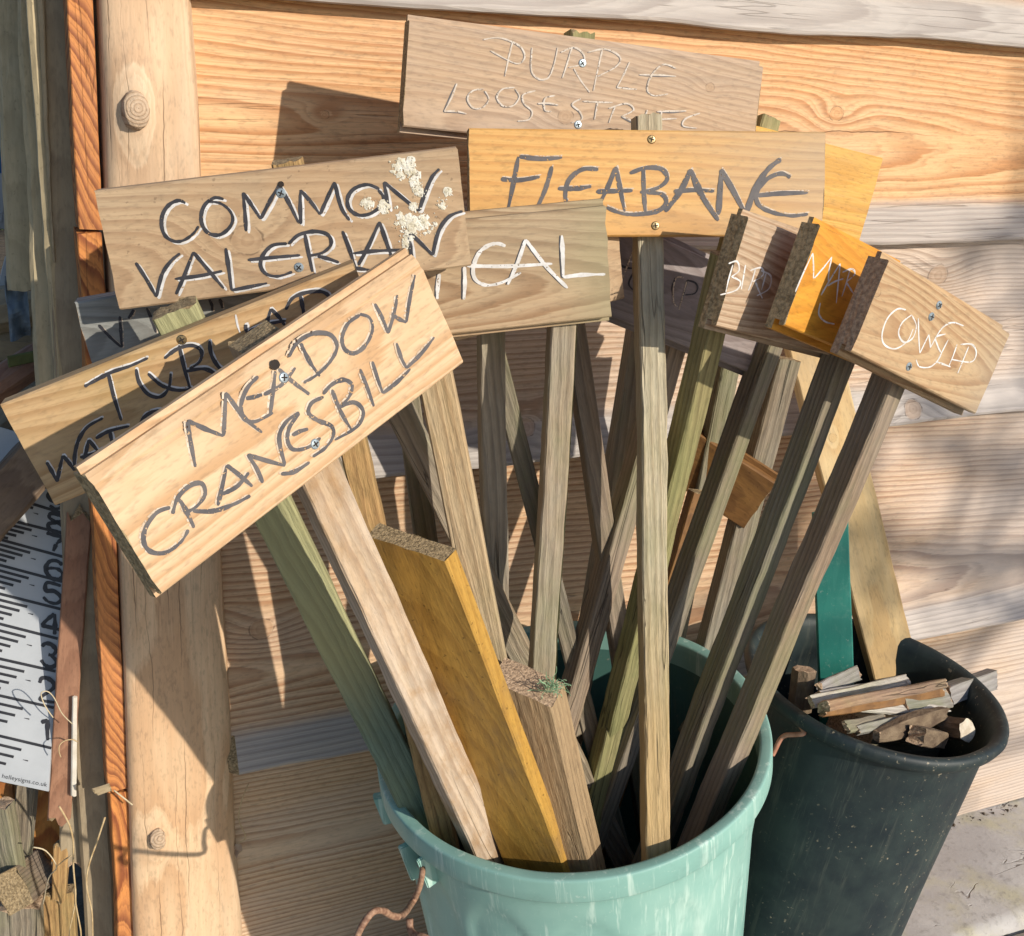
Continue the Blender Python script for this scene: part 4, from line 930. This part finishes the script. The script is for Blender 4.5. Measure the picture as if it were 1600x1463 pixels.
tag(bar('leaning_timber', at(10, -160, .17), at(36, 450, .15), .027, .03, -10, [M['t_olive'], M['endbrown']], seed=85, ch=.004, wob=.0012), 'short olive timber at the far left with its foot end in the air', 'timber', LG)
redp = tag(bar('broken_plank', at(124, 800, .048), at(93, 1278, .040), .0245, .010, -12, [M['t_red'], M['endgrain']], seed=86, endj=.006, wob=.0006), 'reddish brown plank with a jagged broken foot beside the ruler board', 'plank', LG)
M['white_gloss'] = plain('white_gloss_strip', (.72, .68, .60), (.60, .54, .44), 60, .4, .05)
tag(bar('white_strip', at(117, 1090, .030), at(115, 1243, .028), .0055, .004, -10, [M['white_gloss'], M['white_gloss']], seed=87), 'narrow cream strip hanging beside the reddish plank', 'strip')
tag(bar('dark_offcut', at(112, 1180, .07), at(112, 1345, .07), .026, .012, -10, [M['t_dark'], M['endbrown']], seed=88, endj=.004), 'dark brown board behind the reddish plank foot', 'board')

# white gauge board
RN = Vector((-.30, -.90, .32)).normalized(); RO = at(40, 1000, .085)
xa = (onp(75, 1237, RO, RN)-onp(0, 1222, RO, RN)).normalized(); RF = Matrix((xa, RN.cross(xa), RN)).transposed()
def rl(u, v): return (RF.transposed() @ (onp(u, v, RO, RN)-RO)).to_2d()
M['gauge_white'] = plain('gauge_white', (.47, .49, .51), (.39, .41, .43), 12, .35, .03)
M['gauge_black'] = plain('gauge_black', (.02, .02, .025), (.035, .035, .04), 60, .45, .03)
ring_ = [rl(-140, 1192), rl(76, 1237), rl(110, 700), rl(-95, 640)]
vs = [(p.x, p.y, z) for z in (0, -.004) for p in ring_]
gauge = link('gauge_board', mesh('gauge_board', vs, [(0, 1, 2, 3), (7, 6, 5, 4), (0, 4, 5, 1), (1, 5, 6, 2), (2, 6, 7, 3), (3, 7, 4, 0)], M['gauge_white']), mat4(RF, RO))
tag(gauge, 'white flood gauge board with black bars and numerals leaning among the timbers', 'gauge board')
vs = []; fs = []
def strip(p, q, th0, th1=None, z=.0004):
    p, q = rl(*p), rl(*q); d = (q-p).normalized(); n = Vector((-d.y, d.x)); th1 = th1 or th0; k = len(vs)
    for a in (p+n*th0/2, p-n*th0/2, q-n*th1/2, q+n*th1/2): vs.append((a.x, a.y, z+len(fs)*2e-6))
    fs.append((k, k+1, k+2, k+3))
maj = [((36, 783), (101.5, 803)), ((0, 809), (103.6, 835)), ((0, 843), (101.5, 871)), ((0, 883), (97.4, 909)), ((0, 928), (95.4, 952)), ((0, 975), (90.3, 998)), ((0, 1029.5), (87, 1049)), ((0, 1087), (84.5, 1106)), ((0, 1150), (80.4, 1169))]
for i, (p, q) in enumerate(maj):
    sl = (q[1]-p[1])/(q[0]-p[0]); p = (-110, q[1]-(q[0]+110)*sl); strip(p, q, .0031)
    nx = maj[i+1] if i+1 < len(maj) else ((0, 1216), (75, 1237))
    for k in range(1, 5):
        f = k/5; yb_ = q[1]+(nx[1][1]-q[1])*f; xe = [46, 34, 22, 9][k-1]*(1+.0*i)-i*2.3+6
        xr = q[0]+(nx[1][0]-q[0])*f
        strip((-110, yb_-(xr+110)*sl), (xe, yb_-(xr-xe)*sl), .0030)
    yb_ = q[1]+(nx[1][1]-q[1])*.42
    strip((52-i*2, yb_-(q[0]-52+i*2)*sl), (60-i*2, yb_-(q[0]-60+i*2)*sl), .0005, .0014)
link('gauge_bars', mesh('gauge_bars', vs, fs, M['gauge_black']), mat4(RF, RO), gauge)['kind'] = 'stuff'
DG = {'1': [[(.2, .78), (.62, 1), (.62, 0)]], '2': [[(.08, .72), (.2, .95), (.55, 1), (.85, .85), (.8, .6), (.1, .03), (.95, .03)]], '3': [[(.1, .8), (.3, .98), (.65, .98), (.88, .78), (.7, .55), (.45, .52)], [(.6, .53), (.92, .3), (.7, .04), (.3, .02), (.05, .22)]],
      '4': [[(.7, 0), (.7, 1), (.05, .3), (1, .3)]], '5': [[(.92, .98), (.25, .98), (.18, .56), (.6, .62), (.95, .35), (.7, .03), (.3, .02), (.05, .2)]], '6': [[(.9, .85), (.6, 1), (.25, .85), (.08, .4), (.3, .02), (.7, .02), (.92, .3), (.7, .56), (.3, .52), (.1, .35)]],
      '7': [[(.02, .97), (.95, .97), (.5, .45), (.35, 0)]], '8': [[(.5, .53), (.15, .7), (.22, .96), (.5, 1), (.78, .96), (.85, .7), (.5, .53), (.08, .3), (.2, .03), (.5, 0), (.8, .03), (.92, .3), (.5, .53)]], '9': [[(.9, .6), (.65, .42), (.25, .48), (.08, .72), (.3, .98), (.7, .98), (.92, .7), (.8, .25), (.5, .02), (.15, .12)]]}
DP = {'9': (88, 783, 15, 14), '8': (88, 817, 15, 15), '7': (88, 849, 16, 15), '6': (85, 890, 16, 16), '5': (82, 927, 16, 17), '4': (79, 974, 16, 18), '3': (77, 1024, 14, 20), '2': (74, 1078, 14, 20), '1': (72, 1140, 12, 18)}
st = []
for ch, (cx_, cy_, hw, hh) in DP.items():
    for pl_ in DG[ch]:
        loc = []
        for (x, y) in pl_:
            px = cx_+(x-.5)*2*hw; loc.append(rl(px, cy_-(y-.5)*2*hh*.9+(px-cx_)*.24))
        for a, b in ([(0, len(loc))] if ch not in '147' else [(i, i+2) for i in range(len(loc)-1)]): st.append((loc[a:b], 1.0))
vs, fs = ribbons(st, .0044, .0005, random.Random(1))
link('gauge_numerals', mesh('gauge_numerals', vs, fs, M['gauge_black']), mat4(RF, RO), gauge)['kind'] = 'stuff'
fc = bpy.data.curves.new('maker_lettering', 'FONT'); fc.body = 'helleysigns.co.uk'; fc.align_x = 'RIGHT'; fc.size = .0068; fc.space_character = 1.05; fc.materials.append(M['gauge_black'])
_t = bpy.data.objects.new('tmp', fc); COL.objects.link(_t); bpy.context.view_layer.update()
_me = bpy.data.meshes.new_from_object(_t.evaluated_get(bpy.context.evaluated_depsgraph_get())); bpy.data.objects.remove(_t)
_me.materials.clear(); _me.materials.append(M['gauge_black'])
p = rl(73, 1229.5); link('maker_lettering', _me, mat4(RF, RO) @ Matrix.Translation((p.x, p.y, .0004)), gauge)['kind'] = 'stuff'

OG = 'offcuts stacked left of the post'
def offcut(label, a, b, w, t, mat, yaw, seed, cap='endgrain', **k):
    return tag(bar('offcut', at(*a), at(*b), w, t, yaw, [M[mat], M[cap]], seed=seed, endj=.002, wob=.0009, **k), label, 'offcut', OG)
offcut('blue-grey split offcut standing under the gauge board', (44, 1222, .10), (32, 1345, .085), .021, .018, 's_grey', -25, 91)
offcut('orange split board glowing behind the blue-grey offcut', (80, 1215, .13), (70, 1340, .12), .040, .012, 't_orange', -20, 92)
offcut('orange split board at the far left edge under the gauge board', (2, 1215, .13), (14, 1330, .12), .030, .012, 't_orange', -20, 93)
offcut('grey-brown offcut in the far left bottom corner', (-8, 1255, .06), (16, 1385, .05), .036, .02, 's_grey', -30, 94, cap='endbrown')
offcut('thick brown block lying with its end towards us at the bottom left', (66, 1352, .13), (20, 1392, .02), .045, .03, 's_brown', -60, 95)
offcut('yellowish offcut standing right of the thick brown block', (96, 1318, .075), (92, 1402, .065), .016, .014, 's_amber', -20, 96)
offcut('grey offcut below the thick brown block', (28, 1412, .05), (40, 1900, .03), .052, .02, 's_grey', -15, 97, cap='endbrown')
offcut('yellowish plank rising from the floor at the bottom left', (88, 1392, .07), (120, 1900, .05), .040, .016, 's_amber', -15, 98)
M['t_beam'] = wood('beam_dark', (.20, .14, .09), (.11, .07, .045), ring=110, contrast=.6, fiber=.3, bump=.5, cracks=.5)
tag(bar('beam', at(64, 712, .12), at(-70, 862, .06), .050, .05, -20, [M['t_beam'], M['endbrown']], seed=99, wob=.0012, ch=.004), 'dark squared beam with a knot poking out left of TUBULAR WATER', 'beam')
tag(bar('round_pole', at(60, 560, .20), at(-60, 640, .12), .034, .034, -20, [M['t_red'], M['endbrown']], seed=100, ch=.012), 'reddish brown pole behind the dark squared beam', 'pole')
tag(bar('round_pole', at(64, 620, .24), at(-40, 700, .2), .03, .03, -20, [M['t_dark'], M['endbrown']], seed=101, ch=.011), 'second darker pole lying lower behind the timbers', 'pole')
M['strap'] = plain('olive_strap', (.15, .16, .05), (.09, .10, .03), 80, .8, .4)
tag(bar('olive_strap', at(58, 556, .17), at(14, 566, .16), .012, .003, -15, [M['strap'], M['strap']], seed=102), 'olive green strap tied round the reddish pole', 'strap')
for q, (a, b, w, lab) in enumerate((((70, 470, .34), (-80, 500, .34), .05, 'dark pole highest in the shaded heap at the far left'), ((70, 540, .36), (-80, 530, .36), .06, 'thick dark pole in the middle of the shaded heap at the far left'),
        ((80, 640, .32), (-60, 610, .34), .06, 'dark pole low in the shaded heap at the far left'), ((80, 730, .34), (-60, 740, .32), .08, 'lowest dark pole of the shaded heap behind the gauge board'))):
    tag(bar('dark_pole', at(*a), at(*b), w, w, -20, [M['t_dark'], M['endbrown']], seed=110+q, ch=w*.3), lab, 'pole')
# crumpled sheets far left
def crumple(name, label, cat, c, w, h, mat, seed, amp=.02):
    n = 16; vs = []; fs = []
    for i in range(n+1):
        for j in range(n+1):
            x = (i/n-.5)*w; z = (j/n-.5)*h; vs.append((x, mnoise.noise((x*40+seed, z*30, 0))*amp+mnoise.noise((x*90+seed, z*60, 3))*amp*.4, z))
    for i in range(n):
        for j in range(n): a = i*(n+1)+j; fs.append((a, a+n+1, a+n+2, a+1))
    o = link(name, mesh(name, vs, fs, mat), Matrix.Translation(c)); md = o.modifiers.new('thickness', 'SOLIDIFY'); md.thickness = .0012
    return tag(o, label, cat)
M['blue'] = plain('blue_tarp', (.02, .13, .42), (.03, .20, .55), 60, .4, .3)
M['bluegrey'] = plain('blue_grey_sheet', (.13, .17, .21), (.22, .26, .29), 40, .35, .3)
crumple('blue_tarp', 'bright blue tarpaulin behind the timbers at the far left', 'tarp', at(-25, 265, .55), .12, .14, M['blue'], 1)
crumple('plastic_sheet', 'crumpled blue-grey plastic sheet low behind the timbers', 'sheet', at(28, 480, .24), .022, .07, M['bluegrey'], 5)
crt = thing('plastic_crate', 'pale grey plastic crate behind the far left timber', 'crate', at(-40, 400, .40))
M['crate'] = plain('grey_crate', (.36, .38, .40), (.28, .30, .32), 20, .4, .1)
for (a, b, w) in (((8, 272, .40), (-2, 345, .40), .012), ((-4, 342, .40), (40, 352, .40), .020), ((24, 405, .36), (4, 490, .36), .022), ((-20, 300, .42), (-24, 360, .42), .02)):
    bar('crate_rail', at(*a), at(*b), w, .012, -20, [M['crate'], M['crate']], crt, seed=3)

# twigs, straw, dead leaf, splinters
M['twig'] = plain('dry_vine', (.42, .29, .14), (.58, .44, .25), 120, .7, .2)
M['twig2'] = plain('pale_straw', (.62, .53, .36), (.5, .4, .25), 120, .7, .2)
ZT = (0, 1200, 5.5625)
def tw(pts, d, r, label, mat='twig', taper=.7):
    return tag(tube('dry_vine', [at(ZT[0]+x/ZT[2], ZT[1]+y/ZT[2], d) for (x, y) in pts], r, M[mat], sides=6, taper=taper, wob=.2), label, 'vine', 'dry vines by the corner post')
tw([(515, 335), (600, 490), (635, 640), (637, 850), (655, 1060), (658, 1180), (690, 1350), (705, 1480), (710, 1900)], -.005, .0011, 'long dry vine stem hanging below the jagged plank foot')
tw([(656, 1170), (630, 1300), (600, 1470), (590, 1900)], -.004, .0008, 'thin side shoot splitting off the long vine stem')
tw([(912, 430), (850, 620), (765, 870), (755, 1050), (797, 1240), (806, 1470), (806, 1900)], -.010, .0011, 'yellowish vine stem climbing in front of the tall timber foot')
tw([(290, 690), (400, 722), (492, 860), (425, 955), (375, 1185)], .012, .0008, 'pale looping stem in front of the thick brown block', 'twig2')
tw([(635, 755), (560, 800), (492, 860)], .008, .0008, 'short twig joining the vine stem to the pale loop')
ZU = (0, 1000, 6.096)
def tu(pts, d, r, label, mat):
    return tag(tube('straw_loop', [at(ZU[0]+x/ZU[2], ZU[1]+y/ZU[2], d) for (x, y) in pts], r, M[mat], sides=6, taper=.8), label, 'straw', 'straw loops on the gauge board')
tu([(505, 740), (430, 630), (392, 530), (405, 495), (460, 495), (520, 560), (590, 700), (690, 802)], .012, .0007, 'pale straw loop in front of numeral 2 on the gauge board', 'twig2')
tu([(735, 970), (690, 950), (620, 960), (570, 1000), (562, 1060), (580, 1118)], .012, .0007, 'dark curled straw on the reddish plank', 'twig')
M['leaf'] = plain('dead_leaf', (.45, .34, .24), (.30, .20, .13), 90, .85, .5)
def leaf(name, c, s, seed, label, cat):
    rnd = random.Random(seed); vs = []; fs = []; n = 9
    vs.append((0, -.003, 0))
    for k in range(n):
        a = 2*pi*k/n; r = s*(.6+.5*rnd.random()); vs.append((r*cos(a)*.6, rnd.gauss(0, s*.3), r*sin(a)))
    for k in range(n): fs.append((0, 1+k, 1+(k+1) % n))
    o = link(name, mesh(name, vs, fs, M['leaf']), Matrix.Translation(c)); md = o.modifiers.new('thickness', 'SOLIDIFY'); md.thickness = .0006
    return tag(o, label, cat)
leaf('dead_leaf', at(372, 1328, -.012), .010, 3, 'shrivelled dead leaf caught between corner post and cladding', 'leaf')
tag(tube('leaf_stalk', [at(372, 1318, -.012), at(384, 1308, -.013), at(373, 1280, -.014), at(378, 1250, -.013), at(388, 1225, -.010)], .0007, M['twig'], sides=5), 'thin curling stalk above the shrivelled dead leaf', 'stalk')
tag(bar('debris_scrap', at(150, 1237, -.012), at(172, 1230, -.014), .011, .003, -10, [M['t_pale'], M['endgrain']], seed=7, endj=.002), 'cobwebbed pale wood flake stuck across the tall timber', 'flake')
tag(tube('straw', [at(178, 1235, -.014), at(192, 1246, -.018), at(207, 1258, -.022)], .0009, M['twig2'], sides=5), 'short straw poking from the cobwebbed flake', 'straw')

# ------------------------------------------------------------------ ground, paving, garden beyond
def stone():
    s = NT('paving_stone'); P, (X, Y, Z), W = s.coords()
    n1 = s.noise(P, 5, 6, .62, W, .6); n2 = s.noise(P, 11, 5, .6, s.math('ADD', W, 4)); n3 = s.noise(P, 90, 5, .7, W)
    col = s.mix(s.ss(n1, .35, .65), c4((.40, .375, .36)), c4((.52, .495, .465)))
    col = s.mix(s.math('MULTIPLY', s.ss(n2, .47, .68), .6), col, c4((.47, .43, .25)))
    col = s.mix(s.math('MULTIPLY', s.ss(n3, .50, .68), .55), col, c4((.24, .22, .20)))
    v = s.noise(s.scale(P, 6, 14, 6), 1, 3, .5, s.math('ADD', W, 15), .8)
    ck = s.math('SUBTRACT', 1.0, s.ss(s.math('ABSOLUTE', s.math('SUBTRACT', v, .5)), 0, .010))
    ck = s.math('MULTIPLY', ck, s.ss(n1, .45, .55)); col = s.mix(s.math('MULTIPLY', ck, .75), col, c4((.09, .07, .06)))
    return s.finish(col, .85, s.math('SUBTRACT', s.math('ADD', n1, s.math('MULTIPLY', n3, .35)), ck), .7, .004)
M['stone'] = stone()
M['earth'] = plain('dark_earth', (.06, .045, .032), (.13, .10, .07), 40, .95, .8, dist=.01)
M['grass_ground'] = plain('lawn_ground', (.06, .09, .025), (.10, .11, .04), 8, .95, .5, dist=.01)
gr = link('ground', mesh('ground', [(-60, -60, -.03), (60, -60, -.03), (60, 60, -.03), (-60, 60, -.03)], [(0, 1, 2, 3)], M['earth'])); gr['kind'] = 'structure'
pav = link('stone_paving', None, Matrix.Identity(4)); pav['kind'] = 'structure'
def slab(x0, x1, y0, y1, seed):
    n = 24; vs = []; fs = []; cx_, cy_ = (x0+x1)/2, (y0+y1)/2
    for i in range(n+1):
        for j in range(n+1):
            x = x0+(x1-x0)*i/n-cx_; y = y0+(y1-y0)*j/n-cy_
            e = min(i, n-i, j, n-j)
            x += mnoise.noise((i*.3, j*.3, seed))*.008; y += mnoise.noise((i*.3, j*.3, seed+9))*.008
            vs.append((x, y, mnoise.noise((x*5, y*5, seed))*.006+mnoise.noise((x*22, y*22, seed))*.0018-(.012 if e == 0 else 0)))
    for i in range(n):
        for j in range(n): a = i*(n+1)+j; fs.append((a, a+n+1, a+n+2, a+1))
    k = len(vs); b = [i*(n+1) for i in range(n+1)]+[n*(n+1)+j for j in range(1, n+1)]+[i*(n+1)+n for i in range(n-1, -1, -1)]+[j for j in range(n-1, 0, -1)]
    for q in b: vs.append((vs[q][0], vs[q][1], -.05))
    for q in range(len(b)): r = (q+1) % len(b); fs.append((b[q], k+q, k+r, b[r]))
    link('slab', mesh('slab', vs, fs, M['stone'], smooth=True), Matrix.Translation((cx_, cy_, 0)), pav)
ys = at(1480, 1452, 0)
jp = CAM+ray(1560, 1452)*((0-CAM.z)/ray(1560, 1452).z)
xs = [-.7, .1, .95, 2.1, 3.2]; yss = [-2.2, -1.3, jp.y-.004, .03]
sd = 1
for i in range(4):
    for j in range(3): slab(xs[i]+.006, xs[i+1]-.006, yss[j]+.006, yss[j+1]-.006, sd); sd += 1
# crumbs of earth and chips along the foot of the wall
rnd = random.Random(3); vs = []; fs = []
for _ in range(420):
    x = rnd.uniform(.3, 2.6); y = -.006-abs(rnd.gauss(0, .011)); s_ = .001+.004*rnd.random()**3; k = len(vs)
    for q in ((1, 0, 0), (-.5, .8, 0), (-.5, -.8, 0), (0, 0, 1)): vs.append((x+q[0]*s_*(.6+rnd.random()), y+q[1]*s_*(.6+rnd.random()), .002+q[2]*s_*.9))
    fs += [(k, k+1, k+3), (k+1, k+2, k+3), (k+2, k, k+3)]
eb = link('earth_crumbs', mesh('earth_crumbs', vs, fs, M['earth'])); eb['kind'] = 'stuff'

# hedge seen through the gap at the far left, and the bare tree whose branches dapple the right of the wall
M['hedge_leaf'] = plain('hedge_leaf', (.08, .13, .02), (.14, .18, .03), 3, .6, .1)
rnd = random.Random(8); vs = []; fs = []
for _ in range(9000):
    c = Vector((rnd.uniform(-2.2, 3.0), rnd.gauss(0, .28), rnd.uniform(.0, 2.4))); c.z -= .15*abs(c.y)
    a = Vector((rnd.gauss(0, 1), rnd.gauss(0, 1), rnd.gauss(0, 1))).normalized()*.045; b_ = a.orthogonal().normalized()*.022; k = len(vs)
    vs += [c-a, c+b_, c+a, c-b_]; fs.append((k, k+1, k+2, k+3))
hd = link('hedge', mesh('hedge', vs, fs, M['hedge_leaf']), Matrix.Translation((0, 5.0, 0)))
tag(hd, 'sunlit yellow-green hedge glimpsed beyond the timbers at the top left', 'hedge')

M['tree_bark'] = plain('tree_bark', (.10, .08, .06), (.18, .15, .11), 30, .9, .6)
S0 = -SUN_DIR/abs(SUN_DIR.y)
def shade_pt(x, z, d): return Vector((x, 0, z))+S0*d      # a point d metres out in front whose shade falls at (x, z) on the wall
tb = shade_pt(2.35, 0, 4.4); tb.z = 0
tree = thing('garden_tree', 'garden tree with sparse leaf clumps standing out in front of the shed', 'tree', tb)
tr = [tb, tb+Vector((.03, 0, 1.2)), shade_pt(2.30, .3, 4.4), shade_pt(2.22, 1.0, 4.35), shade_pt(2.35, 1.8, 4.3), shade_pt(2.3, 2.6, 4.3)]
tube('trunk', tr, .075, M['tree_bark'], tree, sides=9, taper=.3)
BRS = [([(2.28, .30), (1.85, .42), (1.50, .47), (1.22, .52), (1.02, .66)], 4.3, .040), ([(2.25, .5), (1.8, .62), (1.45, .60), (1.20, .70), (1.10, .86)], 4.5, .030),
       ([(1.6, .46), (1.42, .36), (1.25, .34), (1.08, .40)], 4.2, .026), ([(1.55, .60), (1.40, .78), (1.30, .93), (1.22, 1.2)], 4.4, .016), ([(2.2, .9), (1.7, .98), (1.42, 1.0), (1.28, 1.12)], 4.6, .013),
       ([(1.5, .99), (1.36, .90), (1.20, .84), (1.10, .86)], 4.3, .010), ([(2.3, .2), (1.8, .15), (1.5, .12), (1.3, .16)], 4.3, .022), ([(2.2, 1.0), (1.7, 1.25), (1.4, 1.22), (1.2, 1.3)], 4.4, .010),
       ([(1.42, .36), (1.34, .24), (1.22, .20)], 4.2, .014), ([(2.2, 1.2), (2.0, 1.6), (1.7, 2.0)], 4.3, .03), ([(2.3, .9), (2.6, 1.3), (2.9, 1.5)], 4.3, .04)]
for pts, d, r in BRS: tube('branch', [shade_pt(x, z, d+.06*i) for i, (x, z) in enumerate(pts)], r, M['tree_bark'], tree, sides=6, taper=.4)

M['leaf_green'] = plain('leaf_green', (.07, .10, .03), (.11, .14, .04), 5, .6, .1)
rnd = random.Random(21)
vs = []; fs = []
for (u, v, rad_, n_) in ((1215, 905, .085, 60), (1300, 770, .075, 55), (1545, 775, .10, 80), (1570, 905, .085, 60), (1500, 1190, .06, 30), (1565, 380, .055, 35), (1490, 560, .05, 25), (1590, 640, .06, 30), (1340, 880, .05, 25)):
    g = at(u, v, 0); c0 = shade_pt(g.x, g.z, 4.4)
    for _ in range(n_):
        c = c0+Vector((rnd.gauss(0, rad_*.6), rnd.gauss(0, rad_), rnd.gauss(0, rad_*.6)))
        a = Vector((rnd.gauss(0, 1), rnd.gauss(0, 1), rnd.gauss(0, 1))).normalized(); b_ = a.orthogonal().normalized()
        k = len(vs); vs += [c-a*.026-tb, c+b_*.012-tb, c+a*.026-tb, c-b_*.012-tb]; fs.append((k, k+1, k+2, k+3))
link('leaves', mesh('leaves', vs, fs, M['leaf_green']), Matrix.Translation(tb), tree)['kind'] = 'stuff'
